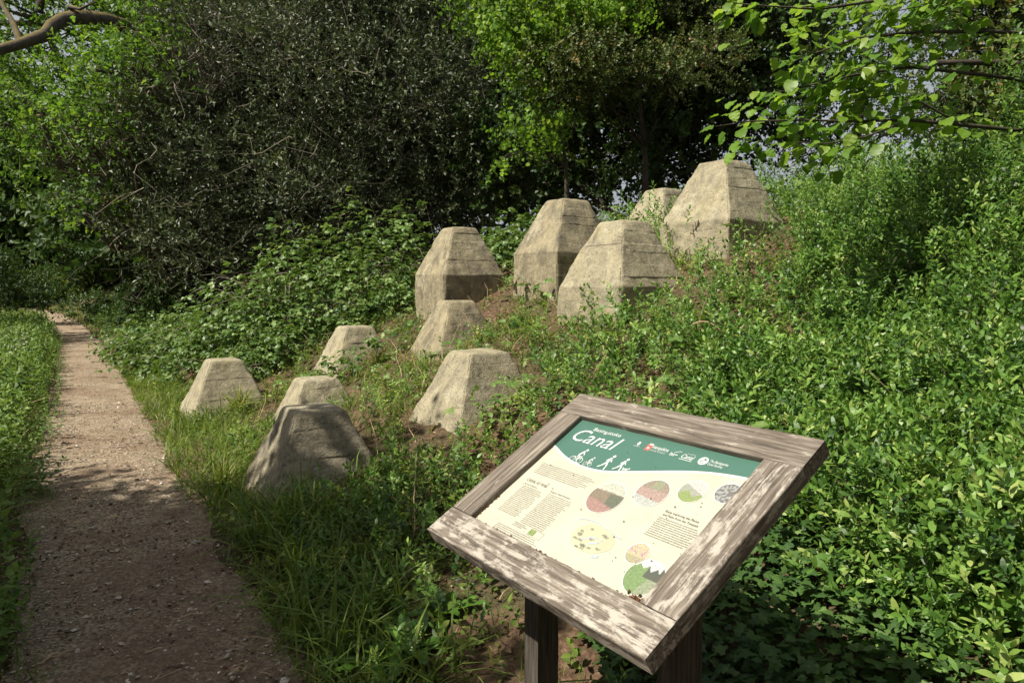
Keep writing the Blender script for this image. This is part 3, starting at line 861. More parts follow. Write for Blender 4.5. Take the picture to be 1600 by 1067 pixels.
def text(s, x, y, size, width, m, shear=0.0, z=.0014, name='lettering', bold=0.0, height=None):
    cu = bpy.data.curves.new('t', 'FONT'); cu.body = s; cu.size = 1.0; cu.shear = shear; cu.offset = bold; cu.resolution_u = 3
    ob = bpy.data.objects.new('t', cu); COL.objects.link(ob)
    dg = bpy.context.evaluated_depsgraph_get()
    me = bpy.data.meshes.new_from_object(ob.evaluated_get(dg)); bpy.data.objects.remove(ob); bpy.data.curves.remove(cu)
    me.materials.clear()
    co = np.array([v.co[:] for v in me.vertices]); x0, x1 = co[:, 0].min(), co[:, 0].max()
    kx = width / (x1 - x0) if width else size; ky = size
    if height: ky = height / (co[:, 1].max() - max(co[:, 1].min(), 0) if True else 1)
    px, py = mm(x, y)
    co2 = np.stack([px + (co[:, 0] - x0) * kx * .001, py + co[:, 1] * ky * .001, np.full(len(co), PZ + z)], 1)
    me.vertices.foreach_set('co', co2.ravel().astype(np.float32)); me.update()
    return link(name, me, panel, [m])
text('Canal', 36, 91, 0, 198, M['white'], .25, height=54, name='lettering')
text('Basingstoke', 86, 33, 0, 122, M['white'], .12, height=14, bold=.006)
text('SURREY', 280, 52, 0, 26, M['white'], .1, height=4)
text('Hampshire', 346, 43, 0, 60, M['white'], 0, height=13, bold=.01)
text('County Council', 346, 53, 0, 56, M['white'], 0, height=6)
text('Canal', 458, 50, 0, 42, M['white'], .2, height=16, bold=.01)
text('BASINGSTOKE', 470, 32, 0, 26, M['white'], .1, height=3)
text('The Basingstoke', 548, 40, 0, 58, M['white'], 0, height=9, bold=.01)
text('Canal Society', 548, 51, 0, 48, M['white'], 0, height=8, bold=.01)
text('CANAL AT WAR', 38, 294, 0, 98, M['ink'], 0, height=11)
text('Points of defence', 44, 308, 0, 62, M['ink2'], 0, height=5)
text("Dragon's Teeth Protection", 165, 302, 0, 88, M['ink2'], 0, height=6)
text('Enjoy exploring the Places', 552, 234, 0, 104, M['ink2'], 0, height=7)
text('and Paths from the Towpath', 552, 246, 0, 110, M['ink2'], 0, height=7)
def disc_pts(cx, cy, r, n=24, r2=None): return [(cx + r * math.cos(a), cy + (r2 or r) * math.sin(a)) for a in np.linspace(0, 2 * math.pi, n, endpoint=False)]
def ring(cx, cy, r, w, n=20):
    a = np.linspace(0, 2 * math.pi, n + 1)
    return [[(cx + r * math.cos(a[i]), cy + r * math.sin(a[i])), (cx + r * math.cos(a[i + 1]), cy + r * math.sin(a[i + 1])), (cx + (r - w) * math.cos(a[i + 1]), cy + (r - w) * math.sin(a[i + 1])), (cx + (r - w) * math.cos(a[i]), cy + (r - w) * math.sin(a[i]))] for i in range(n)]
def bar(x0, y0, x1, y1, w):
    dx, dy = x1 - x0, y1 - y0; L = math.hypot(dx, dy); nx, ny = -dy / L * w / 2, dx / L * w / 2
    return [(x0 + nx, y0 + ny), (x1 + nx, y1 + ny), (x1 - nx, y1 - ny), (x0 - nx, y0 - ny)]
# logos
polys('emblem', [disc_pts(293, 38, 5, 12, 8)], .0014, M['white'])
polys('emblem', [[(326, 30), (344, 30), (344, 56), (326, 56)]], .0012, M['redprint'])
polys('emblem', [[(330, 27), (344, 27), (344, 33), (330, 33)], disc_pts(335, 46, 4, 10)], .0015, M['white'])
polys('emblem', [bar(420, 52, 420, 40, 3), bar(426, 52, 426, 42, 3), bar(432, 52, 432, 42, 3), bar(436, 46, 444, 44, 3), bar(428, 38, 442, 30, 2), bar(442, 30, 450, 30, 1.5)], .0014, M['white'])
polys('emblem', [bar(456, 55, 500, 55, 2)], .0014, M['white'])
polys('emblem', [disc_pts(530, 42, 15, 20)], .0013, M['white'])
polys('emblem', [bar(521, 46, 538, 36, 3), bar(524, 52, 536, 48, 2.5), disc_pts(532, 34, 3, 8)], .0016, M['green'])
# white figures along the wave: cyclist, child on a bicycle, walker, walker with dog
def cyclist(cx, cy, k):
    L = ring(cx - 15 * k, cy, 12 * k, 2.2 * k) + ring(cx + 17 * k, cy, 12 * k, 2.2 * k)
    L += [bar(cx - 15 * k, cy, cx - 3 * k, cy - 16 * k, 2 * k), bar(cx - 3 * k, cy - 16 * k, cx + 13 * k, cy - 17 * k, 2 * k), bar(cx + 13 * k, cy - 19 * k, cx + 17 * k, cy, 2 * k), bar(cx - 3 * k, cy - 16 * k, cx + 1 * k, cy, 2 * k), bar(cx + 1 * k, cy, cx + 13 * k, cy - 16 * k, 2 * k)]
    L += [[(cx - 9 * k, cy - 22 * k), (cx - 2 * k, cy - 19 * k), (cx + 8 * k, cy - 38 * k), (cx + 2 * k, cy - 42 * k)], bar(cx + 5 * k, cy - 38 * k, cx + 14 * k, cy - 24 * k, 4 * k), bar(cx - 6 * k, cy - 20 * k, cx + 6 * k, cy - 13 * k, 6 * k), bar(cx + 6 * k, cy - 13 * k, cx + 2 * k, cy + 3 * k, 4.5 * k), disc_pts(cx + 9 * k, cy - 46 * k, 5 * k, 12)]
    return L
polys('cyclist_figure', cyclist(135, 162, 1.0), .0014, M['white']); polys('cyclist_figure', cyclist(190, 165, .62), .0014, M['white'])
def walker(cx, cy, k):
    return [[(cx - 6 * k, cy - 26 * k), (cx + 4 * k, cy - 26 * k), (cx + 7 * k, cy - 48 * k), (cx - 3 * k, cy - 49 * k)], bar(cx - 1 * k, cy - 28 * k, cx - 9 * k, cy - 13 * k, 6 * k), bar(cx - 9 * k, cy - 13 * k, cx - 20 * k, cy - 2 * k, 4.5 * k), bar(cx + 1 * k, cy - 28 * k, cx + 8 * k, cy - 13 * k, 6 * k), bar(cx + 8 * k, cy - 13 * k, cx + 10 * k, cy + 2 * k, 4.5 * k), bar(cx + 3 * k, cy - 46 * k, cx + 13 * k, cy - 32 * k, 3.6 * k), bar(cx - 1 * k, cy - 46 * k, cx - 9 * k, cy - 33 * k, 3.6 * k), disc_pts(cx + 5 * k, cy - 56 * k, 5.5 * k, 12)]
polys('walker_figure', walker(252, 166, 1.0), .0014, M['white']); polys('walker_figure', walker(306, 158, .9), .0014, M['white'])
polys('dog_figure', [[(322, 150), (338, 145), (339, 139), (322, 142)], bar(324, 150, 322, 158, 2.5), bar(336, 146, 337, 153, 2.5), bar(337, 143, 343, 136, 4), bar(322, 144, 317, 138, 1.8)], .0014, M['white'])
# body text: too small to read in the photograph, printed as grey word strokes
def lines(x0, x1, y0, y1, pitch, ragged=.15):
    L = []; y = y0
    while y < y1:
        x = x0 + random.uniform(0, 2); end = x1 - random.uniform(0, ragged) * (x1 - x0)
        while x < end:
            wl = random.choice((4, 6, 7, 9, 12, 15)) * .8
            q = min(x + wl, x1)
            xx = x
            while xx < q:      # letter-sized strokes
                u_ = random.uniform(1.0, 1.6)
                hgt = random.choice((2.0, 2.0, 2.2, 3.0))
                L.append([(xx, y), (xx + u_, y), (xx + u_, y - hgt), (xx, y - hgt)]); xx += u_ + .45
            x = q + 2.0
        y += pitch
    return L
polys('text_block', lines(30, 274, 214, 262, 7.0), .0012, M['ink'])['kind'] = 'stuff'
polys('text_block', lines(44, 146, 316, 426, 6.2), .0012, M['ink'])['kind'] = 'stuff'
polys('text_block', lines(165, 272, 311, 432, 6.2), .0012, M['ink'])['kind'] = 'stuff'
polys('text_block', lines(548, 682, 256, 322, 6.6), .0012, M['ink'])['kind'] = 'stuff'
polys('text_block', lines(95, 296, 462, 484, 6.4), .0012, M['ink'])['kind'] = 'stuff'
polys('text_block', lines(150, 215, 436, 452, 5.5, .4), .0012, M['ink'])['kind'] = 'stuff'
polys('small_logo', [[(231, 434), (252, 434), (252, 452), (231, 452)]], .0012, M['limeprint'])
polys('small_logo', [bar(229, 432, 284, 432, .8), bar(284, 432, 284, 455, .8), bar(229, 455, 284, 455, .8), bar(229, 432, 229, 455, .8)], .0010, M['ink'])
# faded map
blob = [(430 + (72 + 9 * noise.noise((math.cos(a) * 2, math.sin(a) * 2, 0))) * math.cos(a), 385 + (46 + 8 * noise.noise((math.cos(a) * 2, math.sin(a) * 2, 4))) * math.sin(a)) for a in np.linspace(0, 6.283, 40, endpoint=False)]
poly('map', blob, .0005, M['mapg'])
polys('map_water', [bar(340 + i * 12, 345 - 9 * math.sin(i * .35), 340 + i * 12 + 12, 345 - 9 * math.sin((i + 1) * .35), 3) for i in range(14)] + [bar(400, 400, 420, 385, 6), bar(420, 385, 445, 378, 5), bar(430, 402, 455, 392, 7), bar(455, 392, 462, 375, 4), bar(470, 430, 490, 425, 9)], .0009, M['mapb'])['kind'] = 'stuff'
polys('map_lettering', [r for q in range(16) for r in lines(*((lambda a, b: (a, a + 16, b, b + 4))(random.uniform(365, 480), random.uniform(350, 425))), 3.4, .3)], .0012, M['ink'])['kind'] = 'stuff'

def picture(cx, cy, r, fn, name='photograph'):
    n = 56; g = np.linspace(-1, 1, n); A, B = np.meshgrid(g, g, indexing='ij')
    X = A * np.sqrt(1 - B * B / 2); Y = B * np.sqrt(1 - A * A / 2)
    V = [mm(cx + r * a, cy + r * b) + (PZ + .0011,) for a, b in zip(X.ravel(), Y.ravel())]
    i = np.arange(n * n).reshape(n, n); F = np.stack([i[:-1, :-1], i[:-1, 1:], i[1:, 1:], i[1:, :-1]], -1).reshape(-1, 4)
    me = bpy.data.meshes.new(name); me.from_pydata(V, [], F.tolist())
    at = me.color_attributes.new('Col', 'FLOAT_COLOR', 'POINT')
    C = np.ones((n * n, 4), np.float32)
    for k, (a, b) in enumerate(zip(X.ravel(), Y.ravel())):
        C[k, :3] = .52 * (.18 * np.array((.6, .57, .46)) + .82 * np.clip(np.array(fn(a, b)) * (1 + .45 * noise.noise((a * 9 + cx, b * 9, cy)) + .3 * noise.noise((a * 21, b * 21 + cx, cy))), .02, .85))
    at.data.foreach_set('color', C.ravel()); me.update()
    o = link(name, me, panel, [M['photo']])
    ringp = ring(cx, cy, r + 2.2, 2.6, 36); polys('picture_rim', ringp, .0010, M['white'])
    return o
picture(355, 254, 57, lambda a, b: (.42, .22, .20) if b > .35 + .15 * a else ((.10, .12, .08) if a > .15 + .2 * b and b > -.3 else ((.26, .19, .13) if b > -.35 else (.62, .64, .55))))
picture(472, 192, 48, lambda a, b: (.55, .58, .56) if b > .42 + .1 * a else ((.48, .32, .28) if b > -.25 else ((.33, .26, .20) if abs(a) > .3 else (.3, .33, .2))))
picture(574, 149, 38, lambda a, b: (.66, .66, .64) if b < -.25 + .4 * a else ((.28, .38, .10) if b > .2 + .2 * math.sin(a * 5) else (.40, .42, .36)))
picture(664, 123, 33, lambda a, b: (.40, .41, .42) if noise.noise((a * 4, b * 4, 1)) > 0 else (.14, .14, .15))
picture(577, 372, 31, lambda a, b: (.50, .22, .42) if abs(noise.noise((a * 5, b * 2, 3))) < .06 else ((.45, .46, .22) if b > .3 else (.66, .58, .34)))
picture(640, 422, 50, lambda a, b: (.70, .74, .76) if b < -.5 + .25 * noise.noise((a * 4, 0, 0)) and a < .6 else ((.03, .05, .035) if (b < .0 and a > -.1) else ((.30, .36, .22) if a + b * .2 > .25 else (.17, .32, .09))))
# moss crumbs caught along the lower edge, bits of leaf on the print
G = Geo()
for _ in range(520):
    t = random.random()
    if t < .62: xx, yy = random.uniform(0, 695), 490 - abs(random.gauss(0, 3.5))
    elif t < .85: xx, yy = 695 - abs(random.gauss(0, 26)), 490 - abs(random.gauss(0, 9))
    else: xx, yy = (abs(random.gauss(0, 3)), random.uniform(380, 490)) if random.random() < .5 else (695 - abs(random.gauss(0, 3)), random.uniform(200, 490))
    s = random.uniform(.0012, .0042) * (1.6 if t > .62 and t < .85 else 1)
    q = mm(xx, yy)
    G.inst(OCT, basis(rng.normal(0, 1, (1, 3)), np.array([random.uniform(0, 6)]), np.array([s])), np.array([[q[0], q[1], PZ + .002 + s * .4]]), np.array([random.random()]))
for _ in range(42):
    q = mm(random.uniform(15, 680), random.uniform(15, 480)); a = random.uniform(0, 6.28)
    G.inst(FL, leafbasis(np.array([math.cos(a), math.sin(a), .1]), np.array([0, 0, 1.0]), random.uniform(.003, .008))[None], np.array([[q[0], q[1], PZ + .002]]), np.array([random.uniform(0, .6)]))
tag(G.build('debris', [M['litter']], panel), 'brown moss crumbs along the edge of the panel', kind='stuff')

# ------------------------------------------------------------------ trees and shrubs
def scatter(G, tpls, P, D, s, rnd):
    k = rng.integers(0, len(tpls), len(P)); sp = rng.random(len(P)) * 6.283
    Mx = basis(D, sp, s)
    for i, t in enumerate(tpls):
        q = k == i
        G.inst(t, Mx[q], P[q], rnd[q])

def in_ellipsoid(n, c, r, shell=.45):
    d = norm(rng.normal(0, 1, (n, 3))); rad = rng.random(n) ** shell
    return np.asarray(c) + d * rad[:, None] * np.asarray(r), d, rad

def plant_tree(name, label, cat, base, trunk, tr, boughs, tpls, leaf, density, twig_scale=1.0, bark='bark', group=None, limb_r=.35, up=.35, sub=5, trunk_name='trunk', flat_=1.0, extra=None, shell=.45):
    """trunk polyline, a limb out to every bough, and each bough a cloud of leafy twigs"""
    bx = np.array(base, float)
    root = empty(name, tuple(bx)); tag(root, label, cat, group)
    tp = np.array(trunk, float) - bx
    G = Geo()
    t = np.linspace(0, 1, len(tp))
    G.add(tube_tpl(tp, tr * (1.25 - .95 * t) * np.where(t == 0, 1.35, 1), 9, 0, .5))
    G.build(trunk_name, [M[bark]], root, True)
    L = Geo(); C = Geo()
    for (c, r) in boughs:
        c = np.array(c, float) - bx; r = np.array(r, float)
        # limb leaves the trunk somewhat below the bough
        k = int(np.argmin(np.linalg.norm(tp - (c - np.array([0, 0, .45 * np.linalg.norm((tp.mean(0) - c)[:2])])), axis=1)))
        a = tp[k]
        lr = tr * limb_r * rng.uniform(.7, 1.1)
        pts = wiggle(a, c, 7, .06 * np.linalg.norm(c - a), .03)
        L.add(tube_tpl(pts, np.linspace(lr, lr * .3, 7), 6, 0, .5))
        vol = r[0] * r[1] + r[1] * r[2] + r[0] * r[2]
        n = max(12, int(density * vol))
        P, d, rad = in_ellipsoid(n, c, r * flat_, shell)
        D = d * .8 + rng.normal(0, .45, (n, 3)) + np.array([0, 0, up])
        scatter(C, tpls, P, D, twig_scale * rng.uniform(.75, 1.25, n), np.clip(rng.normal(.45, .2, n) + .1 * (d[:, 2]), 0, 1))
        for q in range(sub):
            e = P[rng.integers(0, n)]
            L.add(tube_tpl(wiggle(pts[-2 - q % 3], e, 5, .05, .05), np.linspace(lr * .28, .006, 5), 4, 0, .5))
    L.build('limbs', [M[bark]], root, True)['kind'] = 'stuff'
    o = C.build('crown', [M[leaf], M['twig']], root); o['kind'] = 'stuff'
    if extra: extra(root, bx)
    return root

def rand_boughs(c, r, n, br, seed_shell=.5, zmin=None):
    out = []
    P, d, rad = in_ellipsoid(n, c, r, seed_shell)
    for p in P:
        if zmin is not None and p[2] < zmin: p[2] = zmin + rng.random() * .5
        k = rng.uniform(.7, 1.3)
        out.append((p, (br * k, br * k, br * k * .7)))
    return out

def at(px, py, Y):
    """world point seen at a pixel of the photograph, at depth Y (used for laying out crowns)"""
    dx, dy = (px - 800) / 1090, -(py - 533.5) / 1090
    c, s = math.cos(PITCH), math.sin(PITCH)
    d = np.array([dx, dy * s + c, dy * c - s])
    return np.array([0, 0, 1.6]) + d * (Y / d[1])

def gz(x, y): return float(ground_xy(x, y))

# --- holly: broad dark glossy mass behind the brambles
hb = (-4.7, 16.2)
bs = rand_boughs((-4.1, 16.0, 5.6), (3.6, 2.6, 4.6), 44, 1.25, .4, 1.9)
bs += [(at(px, py, Y), (1.2, 1.1, .9)) for px, py, Y in ((170, 270, 15.8), (220, 310, 15.2), (270, 360, 14.5), (330, 400, 14.2), (260, 220, 15.8), (340, 110, 15.5), (420, 30, 15.5), (520, 60, 15), (600, 120, 15), (680, 60, 15.5), (660, 220, 14.8), (560, 300, 14.5), (700, 320, 14.5), (450, 330, 14.2), (360, 250, 14.5), (480, 180, 14.5), (600, 390, 14.5), (740, 150, 15.5), (620, 0, 16), (320, 170, 15.8), (520, -60, 16))]
def holly_twigs(root, bx):
    G = Geo()
    for _ in range(420):
        c, r = bs[rng.integers(0, len(bs))]
        a = np.array(c) + rng.normal(0, .5, 3) * np.array(r) - bx + np.array([0, -.5, 0])
        d = norm(np.array([rng.normal(-.4, .8), rng.normal(-.5, .5), rng.normal(-.1, .6)]))
        L = rng.uniform(.5, 1.8)
        t_ = np.linspace(0, 1, 8)[:, None]; e1, e2 = rng.normal(0, .16, 3) * L, rng.normal(0, .05, 3) * L
        pp = a + d * L * t_ + e1 * t_ * t_ + e2 * np.sin(t_ * 9)
        G.add(tube_tpl(pp, np.linspace(rng.uniform(.005, .011), .002, 8), 3, 0, .5))
        q_ = pp[4]; G.add(tube_tpl(np.array([q_, q_ + (d + rng.normal(0, .6, 3)) * L * .18, q_ + (d + rng.normal(0, .5, 3)) * L * .38]), [.004, .003, .0015], 3, 0, .5))
    for _ in range(260):      # thicket of dead brownish twigs on the upper left shoulder
        a = at(rng.uniform(235, 360), rng.uniform(70, 150), rng.uniform(14.2, 14.9)) - bx; d = norm(rng.normal(0, 1, 3)); L = rng.uniform(.3, .9)
        G.add(tube_tpl(wiggle(a, a + d * L, 5, .05, .04), np.linspace(.006, .002, 5), 3, 0, .5))
    tag(G.build('bare_twigs', [M['twig']], root), 'pale bare twigs', kind='stuff')
plant_tree('holly_tree', 'broad dark glossy-leaved holly with pale bare twigs behind the brambles', 'tree', (hb[0], hb[1], gz(*hb)),
           [(hb[0], hb[1], gz(*hb) - .1), (-4.6, 16.2, 3.5), (-4.9, 16.1, 6), (-4.6, 16.2, 9.3)], .24, bs, HOLLY, 'holly', 64, 1.65, extra=holly_twigs, up=.15)

# --- oak: trunk left of the holly, mossy limb reaching over the path
ob = (-8.6, 20.2); ogz = gz(*ob)
bs = []
for px, py, Y, r in ((40, 130, 18, 1.3), (120, 150, 17.5, 1.2), (200, 60, 18, 1.5), (250, 30, 18.5, 1.3), (180, 130, 17, 1.0), (230, 110, 17, .8), (130, 210, 17, 1.1), (50, 240, 17.5, 1.4), (160, 190, 16.8, .8),
                     (20, 20, 18.5, 1.5), (110, -20, 18.5, 1.5), (-60, 120, 18, 1.6), (180, -80, 19, 1.8), (20, -120, 19, 1.8), (150, 330, 16.5, .5), (-120, 0, 19, 2), (270, -60, 20, 1.7), (205, 105, 14.0, .55), (240, 135, 13.9, .45), (185, 165, 13.9, .5), (120, 200, 14.2, .5), (90, 250, 14.5, .5), (255, 80, 14.3, .5), (150, 110, 14.4, .6), (130, 335, 14.2, .32), (150, 315, 14.2, .25), (225, 40, 14.6, .6), (60, 180, 14.6, .6), (165, 225, 14.0, .3)):
    bs.append((at(px, py, Y), (r * 1.1, r * 1.1, r * .75)))
def oak_limb(root, bx):
    G = Geo()
    pts = np.array([at(330, 150, 19.8), at(250, 75, 18.5), at(195, 42, 17.2), at(165, 32, 16.5), at(130, 27, 16.2), at(100, 30, 16), at(82, 40, 15.8), at(70, 55, 15.6), at(35, 68, 15.3), at(0, 78, 15), at(-60, 95, 14.8), at(-160, 60, 14.5)]) - bx
    G.add(tube_tpl(pts, np.linspace(.20, .085, len(pts)), 10, 0, .5))
    G.add(tube_tpl(np.array([at(32, 66, 15.3), at(20, 35, 15.5), at(5, 10, 15.8), at(-10, -30, 16)]) - bx, [.075, .06, .05, .035], 8, 0, .5))
    G.add(tube_tpl(np.array([at(120, 26, 16.1), at(108, 10, 16), at(125, 15, 15.9), at(150, 3, 15.8)]) - bx, [.06, .05, .035, .015], 6, 0, .5))
    o = G.build('mossy_limb', [M['mossbark']], root, True); o['label'] = 'crooked limb with orange-brown moss along its top'
    for a, b, r in (((95, 200, 17.5), (-20, 120, 17.5), .09), ((95, 205, 17.5), (10, 130, 17.3), .10), ((90, 215, 17.4), (-20, 190, 17.2), .08), ((70, 232, 17.2), (-30, 235, 17), .07), ((170, 120, 17.5), (90, 205, 17.5), .12), ((60, 20, 17.5), (90, -40, 17.6), .1), ((330, 150, 19.8), (170, 120, 17.5), .16)):
        G = Geo(); G.add(tube_tpl(wiggle(at(*a) - bx, at(*b) - bx, 7, .1, .02), np.linspace(r, r * .4, 7), 6, 0, .5))
        G.build('branch', [M['bark']], root, True)
    G = Geo()
    # brown dead leaves and ivy stems hanging beside the trunk
    n = 900
    P = np.stack([at(rng.uniform(290, 330), rng.uniform(-20, 120), rng.uniform(18.4, 19.2)) - bx for _ in range(n)])
    scatter(G, THORN, P, rng.normal(0, 1, (n, 3)) - np.array([0, 0, .6]), rng.uniform(.6, 1.2, n), rng.random(n))
    tag(G.build('dead_leaves', [M['deadleaf'], M['twig']], root), 'clump of brown dead leaves beside the trunk', kind='stuff')
plant_tree('oak_tree', 'bright green oak over the path with a crooked mossy limb', 'tree', (ob[0], ob[1], ogz),
           [(ob[0], ob[1], ogz - .1), at(330, 300, 20.2), at(335, 150, 20.2), at(345, 40, 20.4), at(325, -60, 20.4), at(320, -160, 20.6)], .48, bs, OAKT, 'oak', 36, 1.65, extra=oak_limb, bark='mossbark')

# --- hazel in bright leaf beside the holly
bs = [(at(px, py, Y), (r * .95, r * .8, r * .4)) for px, py, Y, r in ((770, 20, 11.5, .55), (820, 40, 11.3, .6), (880, 15, 11.3, .6), (940, 10, 11.5, .6), (800, 80, 11, .35), (845, 60, 11, .4), (830, 130, 11, .3), (815, 100, 10.8, .25),
      (800, 215, 11, .25), (830, 195, 11, .35), (850, 215, 11.2, .3), (790, 245, 10.8, .14), (865, 190, 11.2, .3), (740, 10, 11.5, .4), (850, 15, 11, .5), (910, 30, 11, .4), (975, 20, 11.2, .5), (790, 50, 11.1, .45), (760, -60, 11.5, .8), (860, -70, 11.6, .8), (960, -60, 11.6, .8), (900, 60, 11.6, .4))]
hz = (.95, 11.9)
plant_tree('hazel_tree', 'bright green leafy hazel rising behind the grey-stained block', 'tree', (hz[0], hz[1], gz(*hz)),
           [(hz[0], hz[1], gz(*hz) - .1), (.9, 11.8, 3.6), (.7, 11.7, 5), (.6, 11.6, 6.5)], .035, bs, HAZT, 'hazel', 210, .95, up=-.05, limb_r=.5)

# --- hawthorn with reddish tips
bs = [(at(px, py, Y), (r * 1.2, r, r * .6)) for px, py, Y, r in ((900, 80, 10.9, .5), (935, 95, 10.9, .5), (880, 120, 10.9, .45), (920, 130, 11.1, .5), (870, 150, 11.1, .35), (960, 120, 11.1, .35), (965, 60, 12.5, .6), (850, 100, 10.8, .3), (1010, 110, 11.2, .4), (1050, 120, 11.1, .5), (1100, 90, 11.2, .6), (1000, 30, 12.5, .8), (1080, 30, 12.5, .8), (940, -40, 12.6, 1.0), (1060, -60, 12.6, 1.0))]
ht = (2.35, 12.4)
plant_tree('hawthorn_tree', 'olive green hawthorn with reddish tips, left of the ivy-clad trunk', 'tree', (ht[0], ht[1], gz(*ht)),
           [(ht[0], ht[1], gz(*ht) - .1), (2.3, 12.3, 4), (2.1, 12.2, 5.4), (2.0, 12.2, 6.8)], .045, bs, THORN, 'thorn', 210, 1.1, limb_r=.3)

# --- dark tree with an ivy-clad trunk behind the top blocks
tb = at(1018, 330, 13.4); tb[2] = gz(tb[0], tb[1])
bs = rand_boughs((2.9, 14.0, 6.8), (3.2, 2.2, 2.9), 30, 1.0, .4)
bs += [(at(px, py, Y), (r * 1.1, r, r * .8)) for px, py, Y, r in ((780, 300, 14.8, .8), (850, 270, 14.6, .8), (920, 230, 14.2, .9), (960, 290, 14.2, .55), (900, 310, 14.6, .6), (1090, 190, 13.8, .8), (1150, 130, 13.8, .9), (1200, 60, 13.8, 1.0), (1000, 190, 14, .8), (830, 200, 14.5, .9), (760, 230, 15, .9), (1060, 100, 13.6, .9), (1180, 200, 14, .5), (1110, 250, 14, .35), (1070, 280, 14.2, .3))]
def ivy(root, bx):
    G = Geo()
    n = 900
    P = np.stack([at(1018 + rng.normal(0, 16), rng.uniform(120, 330), 13.3 + rng.normal(0, .15)) - bx for _ in range(n)])
    scatter(G, THORN, P, rng.normal(0, 1, (n, 3)) + np.array([0, -.5, 0]), rng.uniform(.7, 1.1, n), rng.random(n) * .6)
    tag(G.build('ivy', [M['ivy'], M['twig']], root), 'ivy and thin stems clothing the trunk', kind='stuff')
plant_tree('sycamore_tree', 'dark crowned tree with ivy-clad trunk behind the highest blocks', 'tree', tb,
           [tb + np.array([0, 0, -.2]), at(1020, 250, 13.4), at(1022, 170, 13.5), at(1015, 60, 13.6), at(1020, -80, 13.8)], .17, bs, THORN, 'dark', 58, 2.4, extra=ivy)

# --- paler thin tree on the skyline to the right
sb = at(1340, 300, 15); sb[2] = gz(sb[0], sb[1])
bs = [(at(px, py, Y), (r * 1.2, r, r * .7)) for px, py, Y, r in ((1230, 250, 15, .6), (1270, 190, 15, .7), (1330, 150, 15, .8), (1390, 110, 15, .8), (1280, 120, 15.2, .5), (1360, 210, 14.8, .7), (1420, 190, 14.8, .7), (1300, 250, 14.8, .6), (1240, 290, 14.6, .5), (1400, 40, 15, .6), (1330, 20, 15.2, .5), (1450, 110, 15, .7), (1210, 220, 15, .4))]
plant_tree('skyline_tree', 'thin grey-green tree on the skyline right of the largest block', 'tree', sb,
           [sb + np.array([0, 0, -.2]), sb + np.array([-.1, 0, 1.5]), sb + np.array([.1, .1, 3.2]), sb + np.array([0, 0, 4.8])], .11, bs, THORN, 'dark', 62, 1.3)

# --- elder at the right edge with a dead branch
eb = (4.9, 6.5); eb = np.array([eb[0], eb[1], gz(*eb)])
bs = [(at(px, py, Y), (r * 1.1, r, r * .7)) for px, py, Y, r in ((1560, 60, 6.6, .45), (1600, 120, 6.5, .5), (1540, 160, 6.6, .35), (1590, 190, 6.3, .4), (1500, 190, 6.6, .3), (1620, 30, 6.6, .5), (1540, 10, 6.8, .4), (1480, 30, 6.8, .22), (1660, 150, 6.4, .6), (1560, -50, 6.8, .6), (1470, 150, 6.9, .2))]
def deadbranch(root, bx):
    G = Geo()
    G.add(tube_tpl(np.array([at(1700, 112, 6.3), at(1600, 101, 6.2), at(1530, 98, 6.1), at(1464, 98, 6.0)]) - bx, [.035, .030, .026, .022], 8, 0, .5))
    o = G.build('dead_branch', [M['bark']], root, True); o['label'] = 'bare dark branch stub pointing left'
plant_tree('elder_tree', 'dark green elder with a bare dead branch at the right edge', 'tree', eb,
           [eb + np.array([0, 0, -.1]), eb + np.array([.1, .1, .9]), eb + np.array([.0, .1, 1.8]), eb + np.array([-.1, .1, 2.8])], .07, bs, THORN, 'thorn', 340, 1.1, extra=deadbranch)

# --- woodland trees closing the view beyond the path
FAR = [(-13.5, 37, 6.5, 'tall dark tree right of the far path'), (-38.5, 57, 8.5, 'distant tree closing the end of the path'), (-10.5, 31, 6.0, 'dark tree behind the oak trunk'),
       (-7.5, 27, 6.5, 'tall tree standing behind the holly'), (-1.8, 22, 5.0, 'tall tree between the holly and the hazel'), (-47, 62, 9, 'distant tree left of the end of the path'), (-30, 63, 9, 'distant tree right of the end of the path'), (-21, 52, 8, 'distant tree behind the oak, right of the path'), (-28, 51, 6.5, 'distant dark tree just right of the end of the path'), (-17, 33.5, 4.2, 'dark tree under the oak, right of the path')]
def copy_tree(o, parent=None):
    c = o.copy(); COL.objects.link(c); c.parent = parent
    for ch in list(o.children): copy_tree(ch, c)
    return c
def wood_proto(seed_r):
    bs_ = rand_boughs((0, 0, seed_r * .95), (seed_r * .75, seed_r * .65, seed_r * .9), 26, seed_r * .29, .45, .8)
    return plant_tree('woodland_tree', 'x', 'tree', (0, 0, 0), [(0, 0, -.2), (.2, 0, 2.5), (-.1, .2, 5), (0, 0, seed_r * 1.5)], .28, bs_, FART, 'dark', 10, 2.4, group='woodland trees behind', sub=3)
PROTO = [wood_proto(6.0), wood_proto(6.0)]
_used = [False, False]
def woodland(x, y, R_, label):
    k = random.randrange(2)
    o = PROTO[k] if not _used[k] else copy_tree(PROTO[k])
    _used[k] = True
    o.location = (x, y, gz(x, y)); s = R_ / 6.0; o.scale = (s, s, s * random.uniform(.9, 1.1)); o.rotation_euler = (0, 0, random.uniform(0, 6.28)); o['label'] = label
for x, y, R_, label in FAR: woodland(x, y, R_, label)
